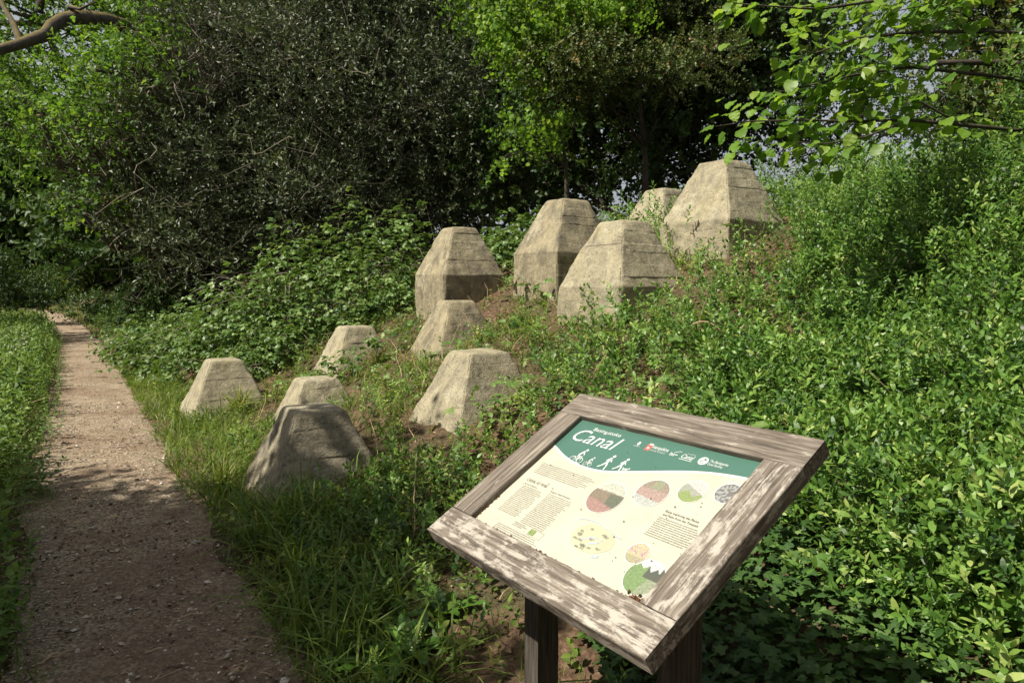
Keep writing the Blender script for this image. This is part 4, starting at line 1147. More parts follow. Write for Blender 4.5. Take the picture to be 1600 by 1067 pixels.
# low undergrowth at the end of the path
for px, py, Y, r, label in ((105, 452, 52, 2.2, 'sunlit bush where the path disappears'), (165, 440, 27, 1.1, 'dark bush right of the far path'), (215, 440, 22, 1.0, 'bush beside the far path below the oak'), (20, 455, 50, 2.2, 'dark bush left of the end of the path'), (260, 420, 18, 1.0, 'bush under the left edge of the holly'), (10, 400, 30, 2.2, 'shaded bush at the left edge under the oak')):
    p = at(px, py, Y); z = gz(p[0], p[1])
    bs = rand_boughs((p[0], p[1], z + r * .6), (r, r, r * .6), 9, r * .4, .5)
    plant_tree('undergrowth_bush', label, 'bush', (p[0], p[1], z), [(p[0], p[1], z - .1), (p[0], p[1], z + r * .5), (p[0], p[1], z + r)], .03, bs, FART, 'weed' if label.startswith('sunlit') else 'dark', 110 / r, .5, group='bushes at the far end of the path', sub=2)  # light and shade set by leaf colour: pale when sunlit, otherwise dark

# --- tree on the canal side, out of frame left, whose crown shades the near path
cb = np.array([-6.6, .8, gz(-6.6, .8)])
bs = [((x - .62, y - .38, z), (r, r, r * .6)) for x, y, z, r in ((-4.6, 1.7, 5.3, .85), (-5.6, 2.3, 5.4, .85), (-5.2, 1.0, 5.2, .9), (-6.3, 2.8, 5.5, .7), (-4.2, .8, 5.4, .75), (-4.15, 3.45, 5.3, .42), (-6.9, 2.2, 5.8, .8), (-6.0, 1.2, 6.0, .9), (-4.9, .1, 5.4, .9), (-4.3, -.1, 5.2, .6), (-5.6, -.5, 5.8, 1.0), (-7.2, .8, 6.2, 1.0), (-5.0, 2.6, 5.9, .6), (-6.6, -.4, 6.5, 1.1), (-7.1, 3.3, 5.6, .45), (-3.7, 1.85, 5.3, .45), (-3.9, 2.5, 5.3, .4))]
plant_tree('canal_side_tree', 'tree on the canal side shading the near path', 'tree', cb,
           [cb + np.array([0, 0, -.2]), (-6.5, .8, 2), (-6.2, .9, 4), (-5.8, 1.0, 6.2)], .16, bs, HAZT, 'hazel', 95, 1.9)
# woodland behind and beside the viewpoint, part of the same wood, closing off the low sky
for x, y, R_, label in ((4.5, -7, 4.5, 'tree on the bank behind the viewpoint, right'), (9.5, -3.5, 4.5, 'tree on the bank beside the viewpoint, far right'), (-1.5, -11, 4.5, 'tree over the path behind the viewpoint'), (-14.5, -6, 5, 'tree on the far canal bank behind'), (-20, 3, 5, 'tree on the far canal bank beside the viewpoint')):
    woodland(x, y, R_, label)
for x, y, R_, label in ((-19.3, 19.0, 3.2, 'canal side tree further along the path'),):
    z = gz(x, y)
    plant_tree('canal_side_tree', label, 'tree', (x, y, z), [(x, y, z - .2), (x, y, 2.5), (x + .3, y, 5)], .18, rand_boughs((x + .8, y, 6), (R_ * .8, R_ * .9, 2), 14, 1.1), FART, 'oak', 16, 1.0)

# ------------------------------------------------------------------ overhanging branches with large leaves, top right
hl = bpy.data.meshes.new('leaf'); hl.from_pydata(HAZEL.v.tolist(), [], HAZEL.t.tolist()); hl.polygons.foreach_set('use_smooth', np.full(len(HAZEL.t), True))
def single_leaf_mats(prefix, cols, trans):
    out_ = []
    for i, c in enumerate(cols):
        m = leafmat('%s_%d' % (prefix, i), [(0, c), (1, c)], trans, .42, .4); out_.append(m)
    return out_
LM = single_leaf_mats('large_leaf', [(.12, .23, .02), (.17, .29, .03), (.09, .19, .018), (.22, .33, .04)], .55)
leafmeshes = []
for m in LM:
    q = hl.copy(); q.name = 'leaf'; q.materials.clear(); q.materials.append(m); leafmeshes.append(q)
lb = np.array([4.0, 4.6, gz(4.0, 4.6)])
lime = tag(empty('lime_tree', tuple(lb)), 'tree at the right with large bright leaves on branches hanging into the view', 'tree')
G = Geo(); G.add(tube_tpl(np.array([lb + (0, 0, -.2), lb + (.05, 0, .9), lb + (0, -.1, 1.8), lb + (.1, -.1, 3.2)]) - lb, [.06, .05, .045, .03], 8, 0, .5)); G.build('trunk', [M['bark']], lime, True)
BR = [  # pixel polylines of the branches with depth
    ([(1740, 210, 4.5), (1600, 205, 4.4), (1500, 195, 4.2), (1420, 188, 4.1), (1330, 190, 4.0), (1250, 188, 3.9), (1170, 190, 3.85), (1118, 198, 3.8)], 34),
    ([(1740, 150, 4.6), (1560, 120, 4.4), (1420, 105, 4.2), (1320, 120, 4.1), (1240, 140, 4.0), (1180, 150, 3.95)], 32),
    ([(1740, 60, 4.6), (1560, 50, 4.4), (1440, 50, 4.2), (1340, 60, 4.1), (1270, 85, 4.0), (1230, 100, 4.0)], 34),
    ([(1740, -40, 4.6), (1500, -20, 4.3), (1380, 0, 4.2), (1280, 15, 4.1), (1200, 10, 4.0), (1140, 5, 4.0)], 34),
    ([(1560, 60, 4.4), (1500, 20, 4.3), (1440, 10, 4.2), (1390, 20, 4.2)], 26),
    ([(1500, 195, 4.2), (1440, 160, 4.1), (1380, 150, 4.1), (1320, 160, 4.0)], 18),
    ([(1420, 188, 4.1), (1350, 215, 3.9), (1290, 225, 3.85), (1240, 222, 3.8)], 18),
    ([(1440, 50, 4.2), (1390, 80, 4.1), (1340, 110, 4.0), (1300, 130, 4.0)], 18),
    ([(1560, -60, 4.4), (1500, -50, 4.3), (1460, -10, 4.25), (1440, 20, 4.2)], 16),
]
nleaf = 0
for bi_, (pl, n) in enumerate(BR):
    pts = np.array([at(*q) for q in pl]) - lb
    root_pt = np.array([[0, 0, max(1.2, pts[0][2] - .5)]]) if bi_ < 4 else np.zeros((0, 3))
    pts2 = np.concatenate([root_pt, pts])
    G = Geo(); G.add(tube_tpl(pts2, np.linspace(.016 if bi_ < 4 else .007, .002, len(pts2)), 6, 0, .5))
    br = G.build('branch', [M['bark']], lime, True)
    seg = np.linspace(0, 1, len(pts))
    for k in range(n):
        t = rng.uniform(.18, 1.0) ** .8 if bi_ < 4 else rng.uniform(.1, 1)
        p = np.array([np.interp(t, seg, pts[:, i]) for i in range(3)])
        side = 1 if k % 2 else -1
        tg = norm(np.array([np.interp(min(1, t + .1), seg, pts[:, i]) for i in range(3)]) - p + 1e-6)
        d = norm(tg * rng.uniform(.2, .9) + side * np.cross(tg, [0, 0, 1]) * rng.uniform(.3, 1.0) + np.array([0, 0, rng.normal(-.35, .35)]))
        nn = np.array([rng.normal(-.25, .35), rng.normal(-.2, .4), 1.0])
        s = rng.uniform(.055, .10)
        off = d * rng.uniform(.01, .09) + np.array([0, 0, rng.normal(0, .03)])
        o = bpy.data.objects.new('leaf', leafmeshes[rng.integers(0, 4)]); COL.objects.link(o); o.parent = br
        o.matrix_local = Matrix.Translation(Vector(p + off)) @ Matrix(leafbasis(d, nn, s).tolist()).to_4x4()
        nleaf += 1

G = Geo()
for pl, n in BR:
    pts = np.array([at(*q) for q in pl]) - lb; seg = np.linspace(0, 1, len(pts))
    for k in range(int(n * 2.8)):
        t = rng.uniform(.1, 1.0); p = np.array([np.interp(t, seg, pts[:, i]) for i in range(3)]) + rng.normal(0, .09, 3) + np.array([.04, .12, 0])
        d = norm(np.array([rng.normal(-.5, .6), rng.normal(-.2, .6), rng.normal(-.35, .4)])); s = rng.uniform(.045, .085)
        G.inst(HAZEL, leafbasis(d, np.array([rng.normal(-.3, .4), rng.normal(-.4, .4), 1.0]), s)[None], p[None], np.array([rng.uniform(0, 1)]))
tag(G.build('small_leaves', [M['hazel']], lime), 'smaller leaves behind the large ones', kind='stuff')

# ------------------------------------------------------------------ brambles
def bramble_bush(label, v, w, r, h, n, leafs=.095):
    x, y = vw(v, w); z = float(ter(v, w))
    root = tag(empty('bramble_bush', (x, y, z)), label, 'bramble', 'brambles below the holly')
    G, C = Geo(), Geo()
    for _ in range(int(n / 55)):
        a = rng.uniform(0, 6.28); rr = r * rng.uniform(.0, .7)
        p0 = np.array([rr * math.cos(a), rr * math.sin(a), 0]); b = a + rng.normal(0, .8); L = r * rng.uniform(.5, 1.0)
        p1 = p0 + np.array([L * math.cos(b), L * math.sin(b), h * rng.uniform(-.1, .5)])
        q0, q1 = np.array([x, y, z]) + p0, np.array([x, y, z]) + p1
        p0[2] = gz(q0[0], q0[1]) - z; p1[2] = max(p1[2], gz(q1[0], q1[1]) - z + .05)
        cane = wiggle(p0, p1, 8, h * rng.uniform(.1, .4), .02)
        C.add(tube_tpl(cane, np.linspace(.006, .003, 8), 4, 0, .5))
    d = norm(rng.normal(0, 1, (n, 3))); d[:, 2] = np.abs(d[:, 2])
    rad = rng.random(n) ** .3 * (1 + .3 * np.sin(d[:, 0] * 7 + v) * np.sin(d[:, 1] * 6 + w * 2))
    P = d * rad[:, None] * np.array([r, r, h])
    gzz = ground_xy(P[:, 0] + x, P[:, 1] + y) - z
    P[:, 2] = np.maximum(P[:, 2], 0) + np.maximum(gzz, gzz * .6) * np.clip(1.0 - .0 * P[:, 2], 0, 1)
    D = norm(d * .5 + rng.normal(0, .5, (n, 3))); D[:, 2] *= .4
    N = d * .8 + np.array([-.2, 0, .8]) + rng.normal(0, .3, (n, 3))
    yv = norm(D); xv = norm(np.cross(yv, N)); zv = np.cross(xv, yv)
    Mx = np.stack([xv, yv, zv], 2) * (leafs * rng.uniform(.6, 1.25, n))[:, None, None]
    k = rng.integers(0, 4, n); rn = np.clip(rng.normal(.45, .22, n), 0, 1)
    for i in range(4):
        q = k == i; G.inst(BRAMBLE[i], Mx[q], P[q], rn[q])
    C.build('canes', [M['twig']], root, True)
    G.build('foliage', [M['bramble'], M['stem']], root)['kind'] = 'stuff'
bramble_bush('largest bramble mound, against the dark holly', 3.9, 11.6, 1.8, 1.65, 2200)
bramble_bush('bramble mound left of the far block row, above the path', 2.5, 11.6, 1.4, 1.15, 1600)
bramble_bush('bramble mound beside the path beyond the leftmost block', 1.9, 13.6, 1.2, .9, 1300)
bramble_bush('low brambles right behind the leftmost block', 2.35, 10.2, .75, .5, 900, .075)
bramble_bush('brambles between the mound and the furthest left tall block', 4.3, 10.1, .85, .55, 1000, .075)
bramble_bush('brambles trailing along the path far beyond the blocks', 1.6, 17, 1.0, .8, 1100)
bramble_bush('dark brambles behind the grey-stained tall block', 5.9, 8.9, .9, .6, 900)

# ------------------------------------------------------------------ privet shrubs on the right of the bank
def privet_shrub(label, x, y, r, h, n, tpls=PRIVET, scale=1.0):
    z = gz(x, y)
    root = tag(empty('privet_shrub', (x, y, z)), label, 'shrub', 'privet shrubs on the right of the bank')
    S, G = Geo(), Geo()
    d = norm(rng.normal(0, 1, (n, 3))); d[:, 2] = np.abs(d[:, 2]) * 1.1 - .1
    rad = rng.random(n) ** .32 * (.85 + .3 * np.sin(d[:, 0] * 6 + x * 3) * np.sin(d[:, 1] * 7 + y * 2) + .12 * np.sin(d[:, 2] * 11 + x))
    P = d * rad[:, None] * np.array([r, r, h])
    gzz = ground_xy(P[:, 0] + x, P[:, 1] + y) - z
    P[:, 2] = np.maximum(P[:, 2], -.05) + gzz * np.clip(1 - P[:, 2] / h * .7, 0, 1)
    D = d * .7 + rng.normal(0, .38, (n, 3)) + np.array([-.15, -.1, .75])
    scatter(G, tpls, P, D, scale * rng.uniform(.75, 1.25, n), np.clip(rng.normal(.45, .2, n), 0, 1))
    for _ in range(int(20 + r * 30)):
        e = P[rng.integers(0, n)]; a = np.array([e[0] * .3 + rng.normal(0, .05), e[1] * .3 + rng.normal(0, .05), 0]); a[2] = gz(a[0] + x, a[1] + y) - z
        S.add(tube_tpl(wiggle(a, e, 6, .05, .03), np.linspace(.006, .002, 6), 4, 0, .5))
    S.build('stems', [M['twig']], root, True)
    G.build('foliage', [M['privet'], M['stem']], root)['kind'] = 'stuff'
SHRUBS = [
    ('tall privet at the right edge, below the elder', 3.35, 4.3, .75, 1.3, 760),
    ('tall privet just left of the right edge privet', 2.75, 4.5, .6, 1.0, 580),
    ('privet on the crest between the largest block and the tall privets', 3.2, 5.7, .75, .55, 560),
    ('privet hugging the crest beside the largest block', 3.4, 7.0, .8, .45, 430),
    ('privet behind the tall ones under the dead branch', 4.2, 5.5, .8, 1.0, 480),
    ('bushy privet at the right edge halfway up the picture', 2.45, 3.15, .5, .55, 620, PRIVET_NEAR),
    ('rounded privet at the right edge level with the board', 2.05, 2.55, .38, .42, 520, PRIVET_NEAR),
    ('privet in the lower right corner', 1.66, 2.1, .42, .48, 620, PRIVET_NEAR),
    ('privet filling the slope right of the board', 1.55, 2.75, .42, .3, 480, PRIVET_NEAR),
    ('privet above the right corner of the board', 1.75, 3.7, .6, .38, 520),
]
SHRUBS += [
    ('small upright privet between the board and the bare soil patch', 1.35, 4.3, .28, .42, 170),
    ('leggy privet standing left of the tall privets on the crest', 2.35, 5.1, .32, .5, 230),
    ('round privet halfway between the board and the tall privets', 2.05, 4.05, .34, .5, 260),
    ('privet clump right of the largest block, lower than the crest', 2.75, 5.9, .3, .42, 200),
    ('privet clump poking above the top corner of the board frame', 1.05, 3.35, .26, .34, 170),
    ('dense upright privet right of the board, left of the edge shrubs', 1.95, 3.25, .3, .5, 260, PRIVET_NEAR),
    ('tall narrow privet at the right edge above the rounded one', 2.6, 3.75, .36, .9, 330, PRIVET_NEAR),
    ('low privet spilling towards the lower right corner', 1.42, 2.35, .28, .36, 260, PRIVET_NEAR),
]
for q in SHRUBS: privet_shrub(*q)

# ------------------------------------------------------------------ ground cover, grass and verge weeds
BARE = [(5.4, 4.35, .42, .32), (5.75, 4.1, .3, .25), (2.2, 4.4, .33, .35), (2.1, 5.6, .25, .5), (3.55, 5.9, .35, .45), (3.3, 6.3, .25, .3), (1.55, 4.5, .3, .2), (1.5, 2.4, .42, .7), (1.35, 1.8, .45, .45), (4.75, 4.5, .5, .2), (5.95, 4.3, .5, .2), (4.0, 5.2, .16, .4), (2.35, 4.9, .12, .35), (4.5, 7.8, .4, .18), (2.95, 7.6, .25, .3)]
def bare(v, w):
    k = np.zeros(len(v))
    for a, b, ra, rb in BARE: k = np.maximum(k, np.exp(-(((v - a) / ra) ** 2 + ((w - b) / rb) ** 2) * 1.2))
    return k
def near_side(v, w):
    # bare strip in front of the shaded sides of the tall blocks
    ok = np.ones(len(v), bool)
    for i in (0, 1, 8, 5):
        bv, bw, hs = blocks[i]
        ok &= ~((np.abs(v - bv) < hs + .12) & (w < bw) & (w > bw - hs - .28))
    return ok
def keep_sign(x, y):
    """thin out plants right under the board and close to the camera"""
    dx, dy = x - SC.x, y - SC.y
    a = dx * ex.x + dy * ex.y; b = dx * eh.x + dy * eh.y
    return ~((np.abs(a) < .5) & (b > -.42) & (b < .12)) & ~(((x - .88) / .5) ** 2 + ((y - 2.12) / .55) ** 2 < 1)

G = Geo()
n = 10500
v = rng.uniform(1.2, 8.5, n); w = rng.uniform(-.6, 7.2, n)
x, y = v * CP - w * SP, v * SP + w * CP
dist = np.hypot(x, y)
patch = .5 + .5 * np.sin(v * 2.3 + w * 1.1) * np.sin(w * 2.7 - v * .7)
# privet thickets give way to grass towards the path and the lower rows
side = np.clip((v * .75 - (w - 2.6) * .8 - .35) / 1.0, 0, 1)
up_ok = np.clip((v - 1.1) / .5, 0, 1)
den = np.maximum(side, .30 * (w < 6.8)) * up_ok * (1 - .97 * bare(v, w)) * np.clip(.6 + .6 * patch, 0, 1) * np.clip(.25 + 2.2 * (.5 + .5 * np.sin(v * 3.7 + 1.3 * np.sin(w * 2.1)) * np.sin(w * 3.3 + 1.1 * np.sin(v * 2.6))), .12, 1)
ok = (rng.random(n) < den) & clear_of_blocks(v, w, .04) & (near_side(v, w) | (rng.random(n) < .12)) & keep_sign(x, y) & (dist > 1.75) & (y > -.5)
v, w, x, y, side = v[ok], w[ok], x[ok], y[ok], side[ok]
z = ter(v, w)
near_t = np.zeros(len(v))
clump = .5 + .5 * np.sin(v * 4.3 + w * 2.9) * np.sin(w * 5.1 - v * 3.3)
hgt = .01 + .46 * rng.random(len(v)) ** 1.3 * (.25 + .75 * side) * (.3 + .9 * clump)
D = rng.normal(0, .42, (len(v), 3)) + np.array([-.3, -.15, 1.0])
sc_ = rng.uniform(.5, 1.3, len(v)) * (.7 + .3 * side); rn_ = np.clip(rng.normal(.5, .2, len(v)), 0, 1); nr = np.hypot(x, y) < 3.7
P_ = np.stack([x, y, z + hgt - .02], 1)
scatter(G, PRIVET_NEAR, P_[nr], D[nr], sc_[nr], rn_[nr]); scatter(G, PRIVET, P_[~nr], D[~nr], sc_[~nr], rn_[~nr])
n = 800      # leafy suckers on the near verge too
v = rng.uniform(.95, 2.1, n); w = rng.uniform(2.3, 4.9, n); x, y = v * CP - w * SP, v * SP + w * CP
ok = (rng.random(n) > 1.0 * bare(v, w)) & clear_of_blocks(v, w, .04) & keep_sign(x, y) & (rng.random(n) < np.clip((v - .8) / .6, 0, 1)); v, w, x, y = v[ok], w[ok], x[ok], y[ok]
scatter(G, PRIVET_NEAR, np.stack([x, y, ter(v, w) - .01], 1), rng.normal(0, .45, (len(v), 3)) + np.array([-.2, -.15, 1.0]), rng.uniform(.5, 1.2, len(v)), np.clip(rng.normal(.42, .2, len(v)), 0, 1))
tag(G.build('ground_cover', [M['privet'], M['stem']]), 'low leafy privet suckers covering the slope', 'ground cover', kind='stuff')

G = Geo()
n = 6200
v = rng.uniform(.9, 6.5, n); w = rng.uniform(1.2, 11.5, n)
x, y = v * CP - w * SP, v * SP + w * CP
patch = .5 + .5 * np.sin(v * 3.1 - w * 1.9 + 1) * np.sin(w * 2.2 + v * 1.7)
den = np.clip(patch * 1.3, 0.1, 1) * (1 - .93 * bare(v, w)) * np.clip((v - .95) / .3, 0, 1)
ok = (rng.random(n) < den) & clear_of_blocks(v, w, .02) & keep_sign(x, y)
v, w, x, y = v[ok], w[ok], x[ok], y[ok]
D = rng.normal(0, .45, (len(v), 3)) + np.array([-.2, -.1, 1.0])
scatter(G, WEED, np.stack([x, y, ter(v, w) - .01], 1), D, rng.uniform(.5, 1.25, len(v)), np.clip(rng.normal(.45, .22, len(v)), 0, 1))
n = 1000
v = rng.uniform(.8, 2.0, n); w = rng.uniform(1.6, 5.2, n); x, y = v * CP - w * SP, v * SP + w * CP
ok = (rng.random(n) > .95 * bare(v, w)) & clear_of_blocks(v, w, .02) & keep_sign(x, y)
v, w, x, y = v[ok], w[ok], x[ok], y[ok]
scatter(G, WEED_NEAR, np.stack([x, y, ter(v, w) - .01], 1), rng.normal(0, .4, (len(v), 3)) + np.array([-.2, -.1, 1.0]), rng.uniform(.6, 1.25, len(v)), np.clip(rng.normal(.4, .22, len(v)), 0, 1))
n = 420
v = rng.uniform(1.5, 7.5, n); w = rng.uniform(.8, 9.5, n); x, y = v * CP - w * SP, v * SP + w * CP
ok = (rng.random(n) > 1.0 * bare(v, w)) & clear_of_blocks(v, w, .25) & keep_sign(x, y)
v, w, x, y = v[ok], w[ok], x[ok], y[ok]
scatter(G, NETTLE, np.stack([x, y, ter(v, w) - .01], 1), rng.normal(0, .25, (len(v), 3)) + np.array([-.1, -.1, 1.0]), rng.uniform(.4, .9, len(v)), np.clip(rng.normal(.5, .22, len(v)), 0, 1))
for _ in range(170):
    v0, w0 = random.uniform(1.4, 7), random.uniform(.6, 8); x0, y0 = vw(v0, w0)
    if not (clear_of_blocks(np.array([v0]), np.array([w0]), .1)[0] and keep_sign(np.array([x0]), np.array([y0]))[0]): continue
    z0 = float(ter(v0, w0)); L = random.uniform(.12, .45)
    G.add(tube_tpl(wiggle((x0, y0, z0), (x0 + random.gauss(0, .18), y0 + random.gauss(0, .18), z0 + L), 5, random.uniform(0, .1), .02, (1, 0, 0)), np.linspace(.003, .0015, 5), 4, 2, .5))
tag(G.build('low_weeds', [M['weed'], M['stem'], M['dry']]), 'small broad-leaved weeds between the blocks', 'weeds', kind='stuff')

def grass_at(G, v, w, h, lean=None):
    n = len(v); x, y = v * CP - w * SP, v * SP + w * CP
    D = rng.normal(0, .22, (n, 3)) + np.array([0, 0, 1.0])
    scatter(G, BLADES, np.stack([x, y, ter(v, w) - .01], 1), D, h, np.clip(rng.normal(.45, .22, n), 0, 1))
G = Geo()
# tufted grass: clumps of blades
nc = 1500
cv = np.concatenate([rng.uniform(.76, 1.5, 620), rng.uniform(1.0, 4.2, 700), rng.uniform(4, 6.5, 180)])
cw = np.concatenate([1.6 + 13 * rng.random(620) ** 1.2, rng.uniform(4.0, 11, 700), rng.uniform(4, 8, 180)])
cv[:620] += centre(cw[:620]) - .25 + .12 * np.sin(cw[:620] * 2.7) * np.sin(cw[:620] * 1.3)
k = (rng.random(nc) > .9 * bare(cv, cw)); cv, cw = cv[k], cw[k]
nb = rng.integers(6, 20, len(cv))
v = np.repeat(cv, nb) + rng.normal(0, .055, nb.sum()); w = np.repeat(cw, nb) + rng.normal(0, .055, nb.sum())
h = np.repeat(rng.uniform(.12, .30, len(cv)), nb) * rng.uniform(.6, 1.2, nb.sum())
x, y = v * CP - w * SP, v * SP + w * CP
ok = clear_of_blocks(v, w, .02) & keep_sign(x, y) & (v > centre(w) + .5) & ~((w < 4.6) & (v > .98) & (rng.random(len(v)) < .7))
grass_at(G, v[ok], w[ok], h[ok])
# taller shaded grass on the near right verge
cv = rng.uniform(.86, 1.3, 50); cw = rng.uniform(2.2, 5, 50)
k = rng.random(50) > .95 * bare(cv, cw); cv, cw = cv[k], cw[k]
nb = rng.integers(14, 30, len(cv)); v = np.repeat(cv, nb) + rng.normal(0, .05, nb.sum()); w = np.repeat(cw, nb) + rng.normal(0, .05, nb.sum())
x, y = v * CP - w * SP, v * SP + w * CP
ok = clear_of_blocks(v, w, .02) & keep_sign(x, y)
grass_at(G, v[ok], w[ok], rng.uniform(.18, .42, ok.sum()))
# short sward along both verges
n = 6000
w = 1.5 + 22 * rng.random(n) ** 1.3; v = centre(w) - .25 + np.where(rng.random(n) < .55, rng.uniform(.8, 1.9, n), rng.uniform(-1.5, -.3, n))
grass_at(G, v, w, rng.uniform(.05, .16, n))
# left verge: tall grass
n = 11000
w = 2.0 + 30 * rng.random(n) ** 1.3; v = centre(w) - .25 - .25 + .16 * np.sin(w * 1.9 + 2) * np.sin(w * 4.3) - 2.0 * rng.random(n) ** 1.4
grass_at(G, v, w, rng.uniform(.15, .55, n) * np.clip((centre(w) - .45 - v) / .35, .35, 1))
# sunlit grass far along the path
n = 5000
w = rng.uniform(14, 60, n); v = centre(w) - .25 + np.where(rng.random(n) < .5, rng.uniform(.8, 2.2, n), rng.uniform(-2.5, -.3, n))
grass_at(G, v, w, rng.uniform(.2, .5, n))
tag(G.build('grass', [M['grass']]), 'long grass on the verges and between the blocks', 'grass', kind='stuff')

G = Geo()
n = 2600
w = 3.0 + 30 * rng.random(n) ** 1.25; v = centre(w) - .25 - .27 + .16 * np.sin(w * 2.3) * np.sin(w * 5.1 + 1) - 1.7 * rng.random(n) ** 1.3
x, y = v * CP - w * SP, v * SP + w * CP
D = rng.normal(0, .2, (n, 3)) + np.array([.05, 0, 1.0])
scatter(G, NETTLE, np.stack([x, y, ter(v, w)], 1), D, rng.uniform(.6, 1.5, n) * np.clip((centre(w) - .45 - v) / .35, .55, 1.15), np.clip(rng.normal(.5, .22, n), 0, 1))
n = 500
w = rng.uniform(13, 40, n); v = centre(w) - .25 + rng.uniform(1.0, 2.6, n)
x, y = v * CP - w * SP, v * SP + w * CP
scatter(G, NETTLE, np.stack([x, y, ter(v, w)], 1), rng.normal(0, .2, (n, 3)) + np.array([0, 0, 1.0]), rng.uniform(.7, 1.5, n), rng.random(n))
tag(G.build('verge_weeds', [M['nettle'], M['stem']]), 'nettles and tall weeds along the left verge', 'weeds', kind='stuff')
# pale flower heads among the left verge weeds
G = Geo()
n = 900
w = 9 + 14 * rng.random(n); v = centre(w) - .25 - .7 - 1.5 * rng.random(n)
x, y = v * CP - w * SP, v * SP + w * CP
FLW = merge([place(leaf2(1, .9, .1), leafbasis(np.array([math.cos(a), math.sin(a), .1]), np.array([0, 0, 1.0]), 1.0), (0, 0, 0)) for a in np.arange(5) * 1.2566])
G.inst(FLW, basis(rng.normal(0, .3, (n, 3)) + np.array([0, 0, 1.0]), rng.random(n) * 6, rng.uniform(.012, .03, n)), np.stack([x, y, ter(v, w) + rng.uniform(.45, .62, n)], 1), rng.random(n))
tag(G.build('cow_parsley', [M['blossom']]), 'pale flower heads over the left verge weeds', 'flowers', kind='stuff')

# bramble runners threading through the privet
G = Geo()
n = 1500
cv = rng.uniform(2.5, 7.2, 26); cw = rng.uniform(1.5, 9.0, 26); k = rng.integers(0, 26, n)
v = cv[k] + rng.normal(0, .28, n); w = cw[k] + rng.normal(0, .28, n)
ok = clear_of_blocks(v, w, .05) & (rng.random(n) > bare(v, w)) & (v > 1.3); v, w = v[ok], w[ok]; n = len(v)
x, y = v * CP - w * SP, v * SP + w * CP
ok = keep_sign(x, y) & ~((np.abs(v - 3.6) < .9) & (w > 5.9) & (w < 7.6)); v, w, x, y = v[ok], w[ok], x[ok], y[ok]; n = len(v)
a = rng.random(n) * 6.28; yv = norm(np.stack([np.cos(a), np.sin(a), rng.normal(0, .25, n)], 1)); N = rng.normal(0, .3, (n, 3)) + np.array([-.3, -.2, 1.0])
xv = norm(np.cross(yv, N)); Mx = np.stack([xv, yv, np.cross(xv, yv)], 2) * rng.uniform(.05, .10, n)[:, None, None]
P = np.stack([x, y, ter(v, w) + rng.uniform(.08, .36, n)], 1); kk = rng.integers(0, 4, n); rn = np.clip(rng.normal(.45, .25, n), 0, 1)
for i in range(4): G.inst(BRAMBLE[i], Mx[kk == i], P[kk == i], rn[kk == i])
tag(G.build('bramble_runners', [M['bramble'], M['stem']]), 'bramble leaves threading through the privet on the slope', 'brambles', kind='stuff')

# ivy creeping in the shade of the board
G = Geo()
n = 3800
x = rng.uniform(.3, 1.3, n); y = rng.uniform(1.45, 2.9, n)
N = rng.normal(0, .35, (n, 3)) + np.array([-.3, -.2, 1.0]); a = rng.random(n) * 6.28
Dv = np.stack([np.cos(a), np.sin(a), rng.normal(0, .2, n)], 1)
yv = norm(Dv); xv = norm(np.cross(yv, N)); zv = np.cross(xv, yv)
G.inst(IVY, np.stack([xv, yv, zv], 2) * rng.uniform(.025, .05, n)[:, None, None], np.stack([x, y, ground_xy(x, y) + rng.uniform(.01, .16, n)], 1), np.clip(rng.normal(.4, .25, n), 0, 1))
tag(G.build('ivy', [M['ivy']]), 'ivy creeping over the ground right of the board', 'ivy', kind='stuff')

# ------------------------------------------------------------------ single plants that stand out
dl = bpy.data.meshes.new('leaf'); dl.from_pydata(DOCK.v.tolist(), [], DOCK.t.tolist()); dl.polygons.foreach_set('use_smooth', np.full(len(DOCK.t), True)); dl.materials.append(M['dock'])
def dock(label, x, y, k, n):
    z = gz(x, y); root = tag(empty('dock_plant', (x, y, z)), label, 'plant', 'broad-leaved docks by the board')
    for i in range(n):
        a = i * 2.4 + rng.normal(0, .3); d = np.array([math.cos(a), math.sin(a), rng.uniform(.3, 1.1)])
        o = bpy.data.objects.new('leaf', dl); COL.objects.link(o); o.parent = root
        o.matrix_local = Matrix.Translation((0, 0, .01)) @ Matrix(leafbasis(d, np.array([-d[0] * .6, -d[1] * .6, 1.0]), k * rng.uniform(.7, 1.2)).tolist()).to_4x4()
p = at(640, 985, 2.75); dock('dock with long glossy leaves left of the board', p[0], p[1], .26, 8)
p = at(575, 1010, 2.7); dock('smaller dock near the path edge at the bottom', p[0], p[1], .2, 7)
p = at(690, 930, 2.95); dock('dock under the left corner of the board', p[0], p[1], .2, 7)

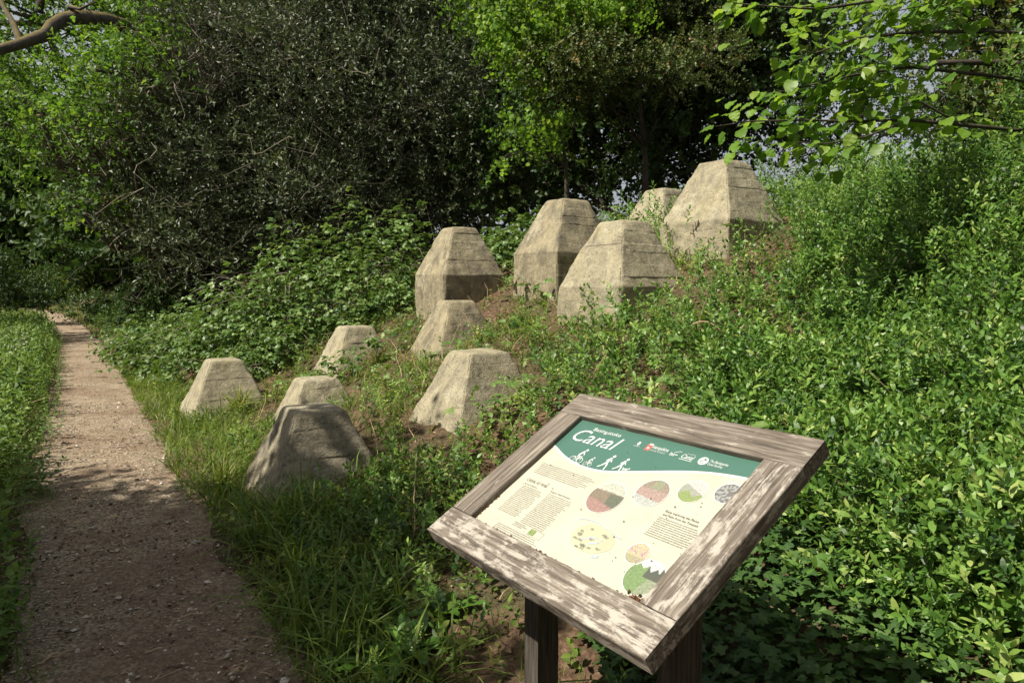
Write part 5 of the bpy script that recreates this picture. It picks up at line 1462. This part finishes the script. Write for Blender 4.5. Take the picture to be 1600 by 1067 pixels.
def shoot(label, pts, r, leaves=10, m='stem', lf='bramble', ls=.045):
    pts = np.array(pts); b = pts[0].copy()
    root = tag(empty('bramble_shoot' if leaves else 'dead_stem', tuple(b)), label, 'shoot' if leaves else 'stem')
    G = Geo(); G.add(tube_tpl(pts - b, np.linspace(r, r * .5, len(pts)), 6, 0, .5)); G.build('stem', [M[m]], root, True)
    if leaves:
        G = Geo(); seg = np.linspace(0, 1, len(pts))
        for i in range(leaves):
            t = .2 + .8 * i / leaves; p = np.array([np.interp(t, seg, (pts - b)[:, k]) for k in range(3)]); a = i * 2.4
            G.inst(BRAMBLE[i % 4], leafbasis(np.array([math.cos(a), math.sin(a), .3]), np.array([0, -.2, 1.0]), ls * rng.uniform(.7, 1.2))[None], p[None], np.array([rng.uniform(.4, .9)]))
        G.build('leaves', [M[lf], M['stem']], root)
def arc(a, b, sag, n=9): return wiggle(np.array(a), np.array(b), n, sag, .004)
shoot('upright bramble shoot in front of the middle pale block', arc(at(1065, 610, 4.7), at(1000, 470, 4.6), .05), .005, 12)
shoot('bramble shoot leaning across the base of the middle pale block', arc(at(980, 590, 4.6), at(895, 490, 4.5), .04), .005, 10)
shoot('bramble spray beside the dark corner of the largest block', arc(at(1200, 400, 6.3), at(1125, 352, 6.2), .08), .005, 12, ls=.05)
shoot('dry arching stem on the slope behind the board', arc(at(1155, 520, 5.0), at(1230, 465, 5.3), .12), .004, 0, 'dry')
shoot('short dry curved stalk below the bare soil patch', arc(at(1080, 508, 4.9), at(1130, 520, 4.8), .05), .004, 0, 'dry')
shoot('pale dry stem in the lower right corner', arc(at(1368, 905, 2.35), at(1415, 1030, 2.25), -.0), .0035, 0, 'dry')
shoot('thin dry twig beside the pale stem in the lower right', arc(at(1420, 930, 2.35), at(1480, 1000, 2.3), .01), .0025, 0, 'dry')
shoot('short forked dry twig left of the pale stem', arc(at(1368, 945, 2.4), at(1395, 975, 2.35), .0), .0025, 0, 'dry')

def tuft(label, px, py, Y, h, n):
    p = at(px, py, Y); z = gz(p[0], p[1]); G = Geo()
    P = np.stack([rng.normal(0, .02, n), rng.normal(0, .02, n), np.zeros(n)], 1)
    scatter(G, BLADES, P, rng.normal(0, .35, (n, 3)) + np.array([0, 0, 1.0]), rng.uniform(.6, 1.1, n) * h, np.clip(rng.normal(.75, .15, n), 0, 1))
    o = G.build('grass_tuft', [M['grass']]); o.location = (p[0], p[1], z); tag(o, label, 'grass tuft')
tuft('pale grass tuft on the bare soil right of the middle pale block', 1140, 450, 5.9, .22, 70)
tuft('grass tuft right of the small far row block', 590, 580, 8.4, .3, 80)
tuft('grass tuft in front of the leftmost block', 375, 640, 7.9, .35, 120)
tuft('grass tuft on the verge left of the dark front block', 350, 790, 5.2, .38, 120)
